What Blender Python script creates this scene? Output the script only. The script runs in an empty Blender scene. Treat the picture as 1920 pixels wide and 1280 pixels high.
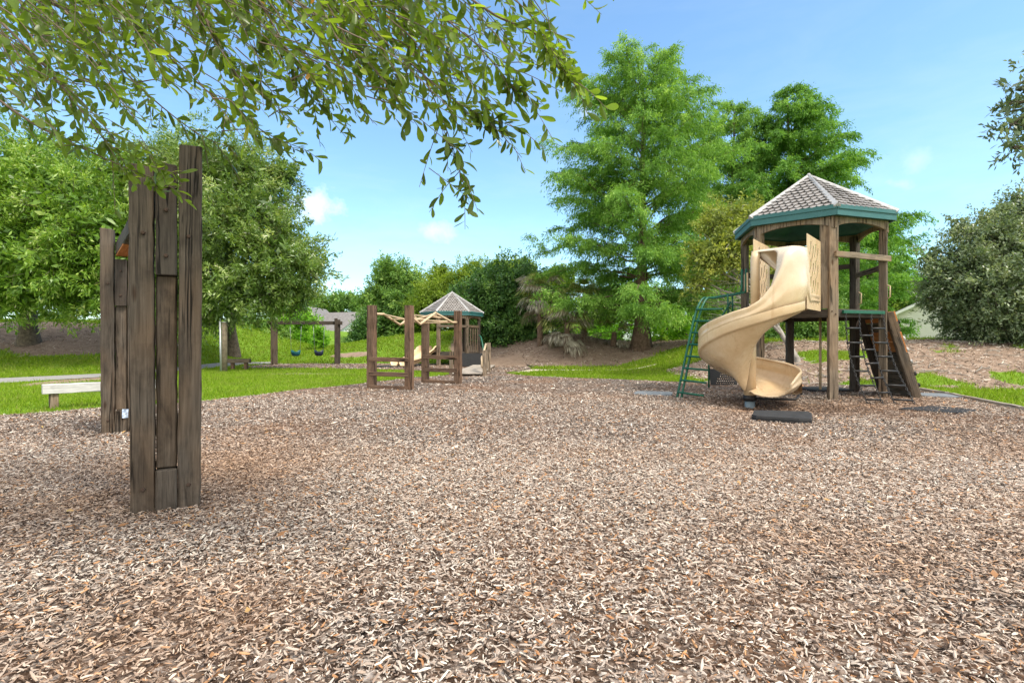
import bpy, bmesh, math, random
import numpy as np
from mathutils import Vector, Matrix
from mathutils.geometry import delaunay_2d_cdt

R = math.radians
PI = math.pi
scene = bpy.context.scene
COL = scene.collection
rng = np.random.default_rng(7)
random.seed(7)

CAM_H = 1.2
FPX = 1000.0            # focal length in pixels of a 1920 wide picture (measured off the photograph)


def P(px, py, d):
    """world point seen at photo pixel (px, py) at depth d metres"""
    return Vector(((px - 960) / FPX * d, d, CAM_H - (py - 640) / FPX * d))


def sstep(a, b, x):
    t = np.clip((np.asarray(x, float) - a) / (b - a), 0, 1)
    return t * t * (3 - 2 * t)


# ------------------------------------------------------------------ value noise (numpy)
_lat = np.random.default_rng(99).random((256, 256))


def vnoise(x, y, s=1.0, ox=0.0):
    x = np.asarray(x, float) / s + 57.3 + ox
    y = np.asarray(y, float) / s + 31.7 + ox * 1.7
    xi = np.floor(x).astype(int); yi = np.floor(y).astype(int)
    fx = x - xi; fy = y - yi
    fx = fx * fx * (3 - 2 * fx); fy = fy * fy * (3 - 2 * fy)
    g = lambda i, j: _lat[i % 256, j % 256]
    return (g(xi, yi) * (1 - fx) + g(xi + 1, yi) * fx) * (1 - fy) + (g(xi, yi + 1) * (1 - fx) + g(xi + 1, yi + 1) * fx) * fy


def fnoise(x, y, s=1.0, ox=0.0):
    return (vnoise(x, y, s, ox) + .5 * vnoise(x, y, s * .47, ox + 3) + .25 * vnoise(x, y, s * .21, ox + 9)) / 1.75


# ------------------------------------------------------------------ terrain
def terr(x, y):
    x = np.asarray(x, float); y = np.asarray(y, float)
    h = np.zeros(np.broadcast(x, y).shape)
    # berm on the left under the oaks
    h = h + 2.35 * sstep(19.6, 30.5, y - .12 * (x + 20)) * sstep(-12.3, -19.5, x)
    # grass mound behind the small tower
    g = 1.85 * np.exp(-((x + 3.6) ** 2) / (2 * 7.0 ** 2) - ((y - 36.5) ** 2) / (2 * 4.3 ** 2))
    h = h + g * sstep(27.4, 31.5, y)
    # palm mound
    g = 1.28 * np.exp(-((x - 3.4) ** 2) / (2 * 2.7 ** 2) - ((y - 30) ** 2) / (2 * 2.7 ** 2))
    h = h + g * sstep(24.0, 28, y)
    # berm behind the slide tower, right
    k = sstep(4.5, 10.5, x)
    h = h + k * (1.22 * sstep(13.6, 20.0, y + .10 * (x - 10)))
    h = h + k * .10 * (fnoise(x, y, 2.0) - .5) * sstep(14, 17, y) * 2
    h = h + (fnoise(x, y, 6.0, 4) - .5) * .25 * sstep(30, 60, y)
    return h


# ------------------------------------------------------------------ materials
MATS = {}


def nt_new(name):
    m = bpy.data.materials.new(name)
    m.use_nodes = True
    nt = m.node_tree
    nt.nodes.clear()
    out = nt.nodes.new('ShaderNodeOutputMaterial')
    MATS[name] = m
    return m, nt, out


def N(nt, t, **kw):
    n = nt.nodes.new(t)
    for k, v in kw.items():
        if k.startswith('i_'):
            key = k[2:]
            n.inputs[int(key) if key.isdigit() else key.replace('_', ' ')].default_value = v
        else:
            setattr(n, k, v)
    return n


def ramp(nt, fac, stops, interp='LINEAR'):
    r = nt.nodes.new('ShaderNodeValToRGB')
    cr = r.color_ramp
    cr.interpolation = interp
    while len(cr.elements) > 2:
        cr.elements.remove(cr.elements[-1])
    for i, (p, c) in enumerate(stops):
        e = cr.elements[i] if i < 2 else cr.elements.new(p)
        e.position = p
        e.color = (*c, 1) if len(c) == 3 else c
    if fac is not None:
        nt.links.new(fac, r.inputs[0])
    return r


def mixc(nt, fac, a, b, mode='MIX'):
    m = nt.nodes.new('ShaderNodeMix')
    m.data_type = 'RGBA'
    m.blend_type = mode
    for sock, v in ((m.inputs[0], fac), (m.inputs[6], a), (m.inputs[7], b)):
        if hasattr(v, 'is_output'):
            nt.links.new(v, sock)
        elif isinstance(v, (int, float)):
            sock.default_value = v
        else:
            sock.default_value = (*v, 1)
    return m.outputs[2]


def mathn(nt, op, a, b=None, c=None):
    m = nt.nodes.new('ShaderNodeMath')
    m.operation = op
    for i, v in enumerate((a, b, c)):
        if v is None:
            continue
        if hasattr(v, 'is_output'):
            nt.links.new(v, m.inputs[i])
        else:
            m.inputs[i].default_value = v
    return m.outputs[0]


def noise(nt, vec, scale, detail=4, rough=.55, dist=0):
    n = N(nt, 'ShaderNodeTexNoise')
    n.inputs['Scale'].default_value = scale
    n.inputs['Detail'].default_value = detail
    n.inputs['Roughness'].default_value = rough
    n.inputs['Distortion'].default_value = dist
    if vec is not None:
        nt.links.new(vec, n.inputs['Vector'])
    return n.outputs['Fac']


def finish(nt, out, col, rough=.7, bump=None, bs=.3, bd=.01, spec=.3, metal=0):
    b = N(nt, 'ShaderNodeBsdfPrincipled')
    if hasattr(col, 'is_output'):
        nt.links.new(col, b.inputs['Base Color'])
    else:
        b.inputs['Base Color'].default_value = (*col, 1)
    if hasattr(rough, 'is_output'):
        nt.links.new(rough, b.inputs['Roughness'])
    else:
        b.inputs['Roughness'].default_value = rough
    b.inputs['Specular IOR Level'].default_value = spec
    b.inputs['Metallic'].default_value = metal
    if bump is not None:
        bn = N(nt, 'ShaderNodeBump')
        bn.inputs['Strength'].default_value = bs
        bn.inputs['Distance'].default_value = bd
        nt.links.new(bump, bn.inputs['Height'])
        nt.links.new(bn.outputs[0], b.inputs['Normal'])
    nt.links.new(b.outputs[0], out.inputs[0])
    return b


def wood(name, dark, light, tint=(.25, .13, .06), crack=1.0, tintamt=.5, wear=None):
    m, nt, out = nt_new(name)
    tc = N(nt, 'ShaderNodeTexCoord')
    oi = N(nt, 'ShaderNodeObjectInfo')
    off = N(nt, 'ShaderNodeVectorMath', operation='SCALE')
    comb = N(nt, 'ShaderNodeCombineXYZ')
    for i in range(3):
        nt.links.new(oi.outputs['Random'], comb.inputs[i])
    nt.links.new(comb.outputs[0], off.inputs[0])
    off.inputs['Scale'].default_value = 37.0
    add = N(nt, 'ShaderNodeVectorMath', operation='ADD')
    nt.links.new(tc.outputs['Object'], add.inputs[0])
    nt.links.new(off.outputs[0], add.inputs[1])

    def mp(sx, sz):
        k = N(nt, 'ShaderNodeMapping')
        k.inputs['Scale'].default_value = (sx, sx, sz)
        nt.links.new(add.outputs[0], k.inputs[0])
        return k.outputs[0]
    fine = noise(nt, mp(95, 3.0), 1.0, 4, .6, .4)
    mid = noise(nt, mp(22, 1.1), 1.0, 5, .6, .8)
    big = noise(nt, mp(3, 1.3), 1.0, 3, .5)
    blot = noise(nt, mp(5, 2.2), 1.0, 5, .65, .5)
    cr = noise(nt, mp(13, .42), 1.0, 3, .55, .6)
    crv = mathn(nt, 'ABSOLUTE', mathn(nt, 'SUBTRACT', cr, .5))
    crm = ramp(nt, crv, [(0.0, (0, 0, 0)), (.014, (.18, .18, .18)), (.036, (1, 1, 1))]).outputs[0]
    # cracks only in some stretches
    gate = ramp(nt, noise(nt, mp(4, .9), 1.0, 2), [(.44, (1, 1, 1)), (.56, (0, 0, 0))]).outputs[0]
    crm = mixc(nt, crack, (1, 1, 1), mixc(nt, gate, crm, (1, 1, 1)))
    c = ramp(nt, mid, [(.28, dark), (.5, tuple((a + b) / 2 for a, b in zip(dark, light))), (.74, light)]).outputs[0]
    c = mixc(nt, .55, c, ramp(nt, fine, [(.3, tuple(a * .7 for a in dark)), (.7, light)]).outputs[0])
    tm = mathn(nt, 'MULTIPLY', ramp(nt, big, [(.42, (0, 0, 0)), (.68, (1, 1, 1))]).outputs[0], tintamt)
    c = mixc(nt, tm, c, mixc(nt, fine, tuple(a * .6 for a in tint), tuple(a * 1.25 for a in tint)))
    dm = mathn(nt, 'MULTIPLY', ramp(nt, blot, [(.5, (0, 0, 0)), (.7, (1, 1, 1))]).outputs[0], .55)
    c = mixc(nt, dm, c, tuple(a * .55 for a in dark))
    # knots
    vo = N(nt, 'ShaderNodeTexVoronoi')
    vo.inputs['Scale'].default_value = 1.0
    nt.links.new(mp(5.2, 1.5), vo.inputs['Vector'])
    kn = ramp(nt, vo.outputs['Distance'], [(.06, (.35, .22, .14)), (.12, (1, 1, 1))]).outputs[0]
    c = mixc(nt, .8, c, kn, 'MULTIPLY')
    c = mixc(nt, 1.0, c, mixc(nt, .9, (1, 1, 1), crm), 'MULTIPLY')
    hv = mathn(nt, 'ADD', mathn(nt, 'MULTIPLY', fine, .35), mathn(nt, 'MULTIPLY', crm, 1.3))
    finish(nt, out, c, .82, hv, .55, .006, .2)
    return m


def plain(name, col, rough=.6, var=.25, scale=6, bump=.1, metal=0, spec=.35, col2=None):
    m, nt, out = nt_new(name)
    tc = N(nt, 'ShaderNodeTexCoord')
    n = noise(nt, tc.outputs['Object'], scale, 6, .65)
    c2 = col2 or tuple(a * (1 - var * 1.6) for a in col)
    c = ramp(nt, n, [(.32, c2), (.62, col)]).outputs[0]
    n2 = noise(nt, tc.outputs['Object'], scale * 9, 3, .6)
    c = mixc(nt, .25, c, mixc(nt, n2, tuple(a * .6 for a in col), tuple(min(1, a * 1.3) for a in col)))
    rr = ramp(nt, n, [(.3, (min(1, rough + .15),) * 3), (.7, (max(.05, rough - .08),) * 3)]).outputs[0]
    finish(nt, out, c, rr, n2, bump, .004, spec, metal)
    return m


GAIN = 1.7


def leafmat(name, stops, trans=.35, rough=.5, patch=2.0, patchcol=None, spec=.25, tgain=1.5):
    """stops: colour ramp over the per-leaf random value"""
    m, nt, out = nt_new(name)
    at = N(nt, 'ShaderNodeAttribute', attribute_name='rnd')
    tc = N(nt, 'ShaderNodeTexCoord')
    n = noise(nt, tc.outputs['Object'], 1.0 / patch, 3, .6)
    f = mathn(nt, 'ADD', mathn(nt, 'MULTIPLY', at.outputs['Fac'], .72), mathn(nt, 'MULTIPLY', ramp(nt, n, [(.35, (0, 0, 0)), (.65, (1, 1, 1))]).outputs[0], .28))
    stops = [(p, tuple(min(.6, a * GAIN) for a in c_)) for p, c_ in stops]
    c = ramp(nt, f, stops).outputs[0]
    b = N(nt, 'ShaderNodeBsdfPrincipled')
    nt.links.new(c, b.inputs['Base Color'])
    b.inputs['Roughness'].default_value = rough
    b.inputs['Specular IOR Level'].default_value = spec
    t = N(nt, 'ShaderNodeBsdfTranslucent')
    tcol = mixc(nt, 1.0, c, (tgain * 1.04, tgain, tgain * .5), 'MULTIPLY')
    nt.links.new(tcol, t.inputs['Color'])
    mx = N(nt, 'ShaderNodeMixShader')
    mx.inputs[0].default_value = trans
    nt.links.new(b.outputs[0], mx.inputs[1])
    nt.links.new(t.outputs[0], mx.inputs[2])
    nt.links.new(mx.outputs[0], out.inputs[0])
    return m


W_GREY = wood('weathered_timber', (.055, .043, .032), (.205, .165, .124), (.20, .125, .070), 1.0, .45)
W_NEAR = wood('weathered_near_timber', (.028, .022, .018), (.155, .128, .100), (.150, .096, .056), 1.0, .6)
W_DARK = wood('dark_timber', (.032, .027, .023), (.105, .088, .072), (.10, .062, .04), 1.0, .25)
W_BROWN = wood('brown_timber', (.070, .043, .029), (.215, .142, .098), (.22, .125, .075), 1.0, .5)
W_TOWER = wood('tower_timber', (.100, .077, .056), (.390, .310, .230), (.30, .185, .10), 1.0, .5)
W_PALE = wood('bleached_timber', (.36, .35, .34), (.66, .65, .63), (.5, .45, .40), .8, .25)
W_ORANGE = wood('fresh_orange_timber', (.33, .12, .035), (.60, .26, .09), (.55, .2, .06), .3, .4)
W_PLANK = wood('bleached_plank', (.24, .21, .18), (.50, .45, .39), (.36, .27, .2), .8, .4)
TEAL = plain('teal_paint', (.030, .125, .128), .5, .3, 3.0, .1, col2=(.062, .165, .175))
TEAL_DARK = plain('teal_roof_lining', (.022, .120, .105), .55, .3, 3.0, .1)
GREEN = plain('green_enamel', (.010, .105, .062), .4, .25, 5.0, .05)
TAN_STEEL = plain('tan_enamel', (.58, .43, .27), .45, .2, 5, .05)
GREYMETAL = plain('galvanised_metal', (.42, .44, .46), .45, .2, 6, .05, metal=.6)
CONC = plain('concrete', (.42, .39, .35), .9, .3, 7, .3)
BLUEGREY = plain('grey_blue_pipe', (.17, .22, .245), .6, .25, 6, .1)
CHAIN = plain('dark_coated_chain', (.022, .021, .021), .5, .3, 12, .1)
RUBBER = plain('black_rubber', (.014, .0145, .016), .8, .3, 10, .4, col2=(.035, .035, .036))
RUBBER_GREY = plain('grey_rubber', (.17, .19, .21), .8, .25, 8, .3)
CAP = plain('weathered_ridge_cap', (.44, .44, .455), .6, .45, 7, .2, col2=(.25, .245, .245))
NAVY = plain('navy_plastic', (.016, .028, .055), .4, .2, 6, .05)
TEALPL = plain('teal_plastic', (.008, .10, .125), .4, .2, 6, .05)
WHITE = plain('white_paint', (.74, .73, .70), .7, .12, 2, .05)
CREAM = plain('cream_siding', (.58, .54, .45), .7, .12, 2, .05)
BARK = plain('oak_bark', (.155, .125, .095), .9, .5, 9, .8)
BARK_RED = plain('fibrous_bark', (.165, .110, .075), .9, .5, 7, .8)
BARK_PALE = plain('pale_bark', (.33, .30, .265), .9, .4, 6, .5)
POSTW = plain('silvered_round_post', (.23, .19, .13), .9, .4, 8, .4)
RUST = plain('rusty_bolt', (.085, .055, .04), .7, .4, 20, .2, metal=.4)
FELT = plain('dark_roof_felt', (.03, .028, .027), .9, .3, 8, .2)
TWIG = plain('twig_bark', (.20, .15, .115), .8, .4, 20, .3)
ROOF_GREY = plain('grey_roof_shingle', (.20, .19, .185), .9, .3, 3, .3)
SCRAP = plain('blue_white_scrap', (.55, .62, .72), .4, .3, 30, .1, col2=(.2, .32, .5))


def mat_shingle():
    m, nt, out = nt_new('scalloped_shingle')
    at = N(nt, 'ShaderNodeAttribute', attribute_name='rnd')
    tc = N(nt, 'ShaderNodeTexCoord')
    n = noise(nt, tc.outputs['Object'], 9, 5, .65)
    c = ramp(nt, at.outputs['Fac'], [(0, (.065, .058, .055)), (.5, (.130, .118, .112)), (1, (.23, .215, .207))]).outputs[0]
    c = mixc(nt, .5, c, mixc(nt, n, (.075, .058, .050), (.30, .265, .24)))
    edge = N(nt, 'ShaderNodeAttribute', attribute_name='tip')
    c = mixc(nt, mathn(nt, 'MULTIPLY', edge.outputs['Fac'], .55), c, (.40, .39, .385))
    finish(nt, out, c, .55, n, .3, .004, .45)
    return m


SHINGLE = mat_shingle()


def mat_tan():
    m, nt, out = nt_new('tan_moulded_plastic')
    tc = N(nt, 'ShaderNodeTexCoord')
    mp = N(nt, 'ShaderNodeMapping')
    mp.inputs['Scale'].default_value = (7, 7, .8)
    nt.links.new(tc.outputs['Object'], mp.inputs[0])
    streak = noise(nt, mp.outputs[0], 1.0, 5, .6)
    n = noise(nt, tc.outputs['Object'], 2.2, 6, .65)
    sp = noise(nt, tc.outputs['Object'], 55, 3, .6)
    c = ramp(nt, n, [(.3, (.52, .365, .205)), (.5, (.60, .445, .27)), (.72, (.68, .545, .37))]).outputs[0]
    st = ramp(nt, streak, [(.58, (0, 0, 0)), (.75, (1, 1, 1))]).outputs[0]
    c = mixc(nt, mathn(nt, 'MULTIPLY', st, .55), c, (.36, .205, .09))
    sm = ramp(nt, sp, [(.62, (0, 0, 0)), (.74, (1, 1, 1))]).outputs[0]
    c = mixc(nt, mathn(nt, 'MULTIPLY', sm, .3), c, (.45, .31, .17))
    # faded upper part
    sx = N(nt, 'ShaderNodeSeparateXYZ')
    nt.links.new(tc.outputs['Object'], sx.inputs[0])
    up = ramp(nt, mathn(nt, 'MULTIPLY', sx.outputs['Z'], .25), [(.45, (0, 0, 0)), (.72, (1, 1, 1))]).outputs[0]
    c = mixc(nt, mathn(nt, 'MULTIPLY', up, .62), c, mixc(nt, n, (.58, .49, .39), (.74, .66, .56)))
    finish(nt, out, c, ramp(nt, n, [(.3, (.36,) * 3), (.7, (.20,) * 3)]).outputs[0], sp, .04, .003, .5)
    return m


TAN = mat_tan()


def mat_ground():
    m, nt, out = nt_new('lawn_and_soil')
    tc = N(nt, 'ShaderNodeTexCoord')
    v = tc.outputs['Object']
    dirt = N(nt, 'ShaderNodeAttribute', attribute_name='dirt')
    big = noise(nt, v, .35, 5, .6)
    mid = noise(nt, v, 3.0, 5, .65)
    fine = noise(nt, v, 45, 4, .7)
    g = ramp(nt, big, [(.3, (.095, .170, .012)), (.5, (.145, .235, .015)), (.7, (.195, .290, .026))]).outputs[0]
    g = mixc(nt, .45, g, ramp(nt, mid, [(.3, (.05, .115, .010)), (.7, (.18, .30, .03))]).outputs[0])
    g = mixc(nt, .5, g, ramp(nt, fine, [(.3, (.03, .07, .008)), (.7, (.21, .36, .04))]).outputs[0])
    s = ramp(nt, mid, [(.25, (.19, .120, .083)), (.5, (.30, .210, .155)), (.75, (.40, .305, .235))]).outputs[0]
    s = mixc(nt, .5, s, ramp(nt, fine, [(.3, (.055, .036, .026)), (.7, (.33, .26, .20))]).outputs[0])
    f = mathn(nt, 'ADD', dirt.outputs['Fac'], mathn(nt, 'MULTIPLY', mathn(nt, 'SUBTRACT', mid, .5), .9))
    f = mathn(nt, 'ADD', f, mathn(nt, 'MULTIPLY', mathn(nt, 'SUBTRACT', fine, .5), .6))
    f = ramp(nt, f, [(.42, (0, 0, 0)), (.60, (1, 1, 1))]).outputs[0]
    c = mixc(nt, f, g, s)
    finish(nt, out, c, .95, fine, .6, .03, .1)
    return m


def mat_mulch():
    m, nt, out = nt_new('mulch_bed')
    tc = N(nt, 'ShaderNodeTexCoord')
    v = tc.outputs['Object']
    vo = N(nt, 'ShaderNodeTexVoronoi')
    vo.inputs['Scale'].default_value = 28
    wob = N(nt, 'ShaderNodeTexNoise'); wob.inputs['Scale'].default_value = 15
    nt.links.new(v, wob.inputs['Vector'])
    ad = N(nt, 'ShaderNodeVectorMath', operation='MULTIPLY_ADD')
    nt.links.new(wob.outputs['Color'], ad.inputs[0])
    ad.inputs[1].default_value = (.12, .12, .12)
    nt.links.new(v, ad.inputs[2])
    nt.links.new(ad.outputs[0], vo.inputs['Vector'])
    sep = N(nt, 'ShaderNodeSeparateColor')
    nt.links.new(vo.outputs['Color'], sep.inputs[0])
    c = ramp(nt, sep.outputs[0], [(0, (.03, .020, .015)), (.3, (.07, .050, .038)), (.55, (.15, .115, .092)), (.8, (.25, .21, .18)), (1, (.42, .37, .33))]).outputs[0]
    d = ramp(nt, vo.outputs['Distance'], [(.35, (1, 1, 1)), (.75, (.25, .22, .2))]).outputs[0]
    c = mixc(nt, .8, c, d, 'MULTIPLY')
    big = noise(nt, v, .5, 4, .6)
    c = mixc(nt, ramp(nt, big, [(.42, (0, 0, 0)), (.68, (.5, .5, .5))]).outputs[0], c, mixc(nt, sep.outputs[1], (.10, .05, .025), (.36, .19, .10)))
    finish(nt, out, c, .9, vo.outputs['Distance'], .7, .02, .15)
    return m


def mat_chips():
    m, nt, out = nt_new('wood_chips')
    at = N(nt, 'ShaderNodeAttribute', attribute_name='rnd')
    wm = N(nt, 'ShaderNodeAttribute', attribute_name='fresh')
    tc = N(nt, 'ShaderNodeTexCoord')
    v = tc.outputs['Object']
    c = ramp(nt, at.outputs['Fac'], [(0, (.034, .025, .020)), (.12, (.09, .064, .050)), (.24, (.25, .180, .140)), (.38, (.38, .30, .245)), (.58, (.47, .405, .35)),
                                     (.72, (.50, .45, .405)), (.84, (.66, .61, .55)), (.91, (.72, .67, .61)), (.925, (.38, .185, .085)), (1, (.52, .30, .15))]).outputs[0]
    fr = ramp(nt, at.outputs['Fac'], [(0, (.045, .024, .014)), (.25, (.15, .080, .043)), (.5, (.30, .175, .098)), (.75, (.46, .30, .185)), (1, (.58, .42, .29))]).outputs[0]
    big = noise(nt, v, .5, 5, .65)
    f = mathn(nt, 'ADD', wm.outputs['Fac'], mathn(nt, 'MULTIPLY', mathn(nt, 'SUBTRACT', big, .52), 2.2))
    f = ramp(nt, f, [(.05, (0, 0, 0)), (.75, (.72, .72, .72))]).outputs[0]
    c = mixc(nt, f, c, fr)
    fine = noise(nt, v, 160, 3, .6)
    c = mixc(nt, .35, c, mixc(nt, fine, (.05, .038, .03), (.55, .49, .43)), 'OVERLAY')
    finish(nt, out, c, .85, fine, .3, .003, .2)
    return m


def freshness(x, y):
    """where the mulch has been kicked over and is still brown underneath"""
    g = lambda cx, cy, rx, ry: np.exp(-((x - cx) / rx) ** 2 - ((y - cy) / ry) ** 2)
    return np.clip(.85 * g(4.6, 9.4, 1.5, 1.3) + .7 * g(2.0, 3.0, .8, .8) + .65 * g(-3.0, 4.6, 1.5, 2.0) + .6 * g(5.6, 6.0, 1.6, 2.0) + .6 * g(7.2, 10.4, 1.4, 1.2) + .5 * g(-1.5, 2.2, .9, .6) + .45 * g(1.6, 5.4, .7, .5) + .5 * g(3.6, 2.8, 1.0, 1.0), 0, 1)


def mat_blade():
    m, nt, out = nt_new('grass_blades')
    at = N(nt, 'ShaderNodeAttribute', attribute_name='rnd')
    tc = N(nt, 'ShaderNodeTexCoord')
    big = noise(nt, tc.outputs['Object'], .45, 4, .6)
    c = ramp(nt, at.outputs['Fac'], [(0, (.075, .140, .010)), (.5, (.165, .275, .018)), (.88, (.25, .365, .034)), (1, (.38, .35, .14))]).outputs[0]
    c = mixc(nt, ramp(nt, big, [(.4, (0, 0, 0)), (.65, (.5, .5, .5))]).outputs[0], c, (.215, .325, .028))
    dry = noise(nt, tc.outputs['Object'], 1.6, 5, .65)
    c = mixc(nt, ramp(nt, dry, [(.5, (0, 0, 0)), (.72, (.65, .65, .65))]).outputs[0], c, (.23, .235, .075))
    b = N(nt, 'ShaderNodeBsdfDiffuse')
    nt.links.new(c, b.inputs[0])
    t = N(nt, 'ShaderNodeBsdfTranslucent')
    nt.links.new(mixc(nt, 1.0, c, (1.5, 1.4, .7), 'MULTIPLY'), t.inputs[0])
    mx = N(nt, 'ShaderNodeMixShader'); mx.inputs[0].default_value = .35
    nt.links.new(b.outputs[0], mx.inputs[1]); nt.links.new(t.outputs[0], mx.inputs[2])
    nt.links.new(mx.outputs[0], out.inputs[0])
    return m


def mat_asphalt(name, a, b):
    m, nt, out = nt_new(name)
    tc = N(nt, 'ShaderNodeTexCoord')
    n = noise(nt, tc.outputs['Object'], 1.2, 6, .7)
    f = noise(nt, tc.outputs['Object'], 70, 3, .7)
    c = mixc(nt, .4, ramp(nt, n, [(.35, a), (.65, b)]).outputs[0], mixc(nt, f, tuple(x * .6 for x in a), tuple(x * 1.3 for x in b)))
    finish(nt, out, c, .9, f, .4, .006, .2)
    return m


def mat_siding():
    m, nt, out = nt_new('white_lap_siding')
    tc = N(nt, 'ShaderNodeTexCoord')
    sx = N(nt, 'ShaderNodeSeparateXYZ')
    nt.links.new(tc.outputs['Object'], sx.inputs[0])
    fr = mathn(nt, 'FRACT', mathn(nt, 'MULTIPLY', sx.outputs['Z'], 6.0))
    c = ramp(nt, fr, [(0, (.28, .27, .25)), (.1, (.58, .56, .51)), (1, (.66, .64, .59))]).outputs[0]
    n = noise(nt, tc.outputs['Object'], .7, 4)
    c = mixc(nt, .25, c, mixc(nt, n, (.42, .40, .36), (.74, .72, .68)))
    finish(nt, out, c, .75, fr, .5, .02, .2)
    return m


GROUND = mat_ground(); MULCH = mat_mulch(); CHIPS = mat_chips(); BLADE = mat_blade(); SIDING = mat_siding()
ASPH = mat_asphalt('worn_asphalt', (.20, .195, .19), (.30, .29, .28))
SANDY = mat_asphalt('sandy_soil', (.40, .33, .26), (.55, .48, .39))

L_OAK = leafmat('oak_leaf', [(0, (.030, .068, .010)), (.35, (.065, .128, .016)), (.6, (.115, .195, .026)), (.85, (.21, .28, .065)), (1, (.38, .43, .20))], .35, .36, 2.5, spec=.45)
L_OAK2 = leafmat('oak_leaf_dark', [(0, (.030, .058, .014)), (.35, (.060, .105, .022)), (.6, (.105, .165, .035)), (.85, (.20, .25, .085)), (1, (.40, .43, .26))], .32, .34, 2.0, spec=.5)
L_FRONT = leafmat('overhanging_leaf', [(0, (.028, .046, .013)), (.3, (.055, .086, .013)), (.6, (.088, .140, .016)), (.86, (.140, .205, .022)), (.95, (.15, .095, .022)), (1, (.22, .11, .028))], .52, .3, .8, spec=.45, tgain=1.65)
L_CYP = leafmat('feathery_needle', [(0, (.032, .078, .015)), (.4, (.074, .155, .025)), (.75, (.138, .240, .044)), (1, (.25, .34, .100))], .4, .6, 1.6)
L_CYP2 = leafmat('feathery_needle_deep', [(0, (.028, .076, .015)), (.4, (.062, .142, .022)), (.75, (.115, .22, .038)), (1, (.20, .31, .07))], .4, .6, 1.6)
L_HEDGE = leafmat('laurel_leaf', [(0, (.014, .038, .013)), (.4, (.036, .084, .022)), (.75, (.080, .155, .034)), (1, (.18, .27, .07))], .2, .35, 1.2)
L_FAR = leafmat('far_leaf', [(0, (.035, .078, .022)), (.4, (.072, .140, .030)), (.75, (.125, .205, .042)), (1, (.24, .31, .11))], .3, .6, 3.0)
L_YEL = leafmat('yellow_green_leaf', [(0, (.042, .070, .010)), (.4, (.085, .135, .016)), (.75, (.145, .20, .026)), (1, (.26, .30, .08))], .38, .6, 2.5)
L_LIME = leafmat('bright_green_leaf', [(0, (.040, .110, .010)), (.4, (.095, .215, .018)), (.75, (.165, .32, .03)), (1, (.29, .44, .07))], .4, .6, 1.2)
L_OLIVE = leafmat('olive_leaf', [(0, (.045, .065, .016)), (.4, (.105, .135, .026)), (.75, (.19, .215, .045)), (.95, (.30, .30, .09)), (1, (.36, .15, .06))], .35, .5, 1.2)
L_GREY = leafmat('grey_green_leaf', [(0, (.034, .054, .028)), (.4, (.076, .110, .058)), (.75, (.140, .176, .100)), (1, (.30, .33, .23))], .3, .36, 1.6, spec=.5)
L_DEAD = leafmat('dry_frond', [(0, (.075, .068, .05)), (.4, (.145, .134, .105)), (.8, (.23, .215, .175)), (1, (.33, .31, .26))], .2, .6, 1.0)
L_FALLEN = leafmat('fallen_leaf', [(0, (.05, .03, .018)), (.4, (.13, .065, .03)), (.7, (.21, .11, .05)), (.9, (.28, .18, .07)), (1, (.12, .14, .03))], .15, .55, .5)
L_PALM = leafmat('palm_frond', [(0, (.055, .085, .02)), (.5, (.13, .16, .045)), (1, (.30, .29, .10))], .25, .5, 1.0)


# ------------------------------------------------------------------ object helpers
def wmat(o):
    w = o.matrix_basis.copy()
    if o.parent:
        w = wmat(o.parent) @ o.matrix_parent_inverse @ w
    return w


def attach(o, parent):
    if parent is not None:
        o.parent = parent
        o.matrix_parent_inverse = wmat(parent).inverted()
    return o


def tag(o, label=None, cat=None, group=None, kind=None):
    if label: o['label'] = label
    if cat: o['category'] = cat
    if group: o['group'] = group
    if kind: o['kind'] = kind
    return o


def thing(name, loc, label, cat, group=None):
    o = bpy.data.objects.new(name, None)
    o.empty_display_size = .3
    COL.objects.link(o)
    o.location = loc
    return tag(o, label, cat, group)


def raw_mesh(name, V, F, mat, parent=None, M=None, smooth=False, attrs=None):
    """V (n,3) array, F (m,k) array of constant k"""
    V = np.asarray(V, np.float32); F = np.asarray(F, np.int32)
    me = bpy.data.meshes.new(name)
    me.vertices.add(len(V)); me.vertices.foreach_set('co', V.ravel())
    k = F.shape[1]
    me.loops.add(F.size); me.loops.foreach_set('vertex_index', F.ravel())
    me.polygons.add(len(F)); me.polygons.foreach_set('loop_start', np.arange(0, F.size, k, dtype=np.int32))
    if smooth:
        me.polygons.foreach_set('use_smooth', np.ones(len(F), bool))
    me.update(calc_edges=True)
    for nm, arr in (attrs or {}).items():
        a = me.attributes.new(nm, 'FLOAT', 'POINT')
        a.data.foreach_set('value', np.asarray(arr, np.float32))
    me.materials.append(mat)
    o = bpy.data.objects.new(name, me)
    COL.objects.link(o)
    if M is not None:
        o.matrix_basis = M
    return attach(o, parent)


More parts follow.
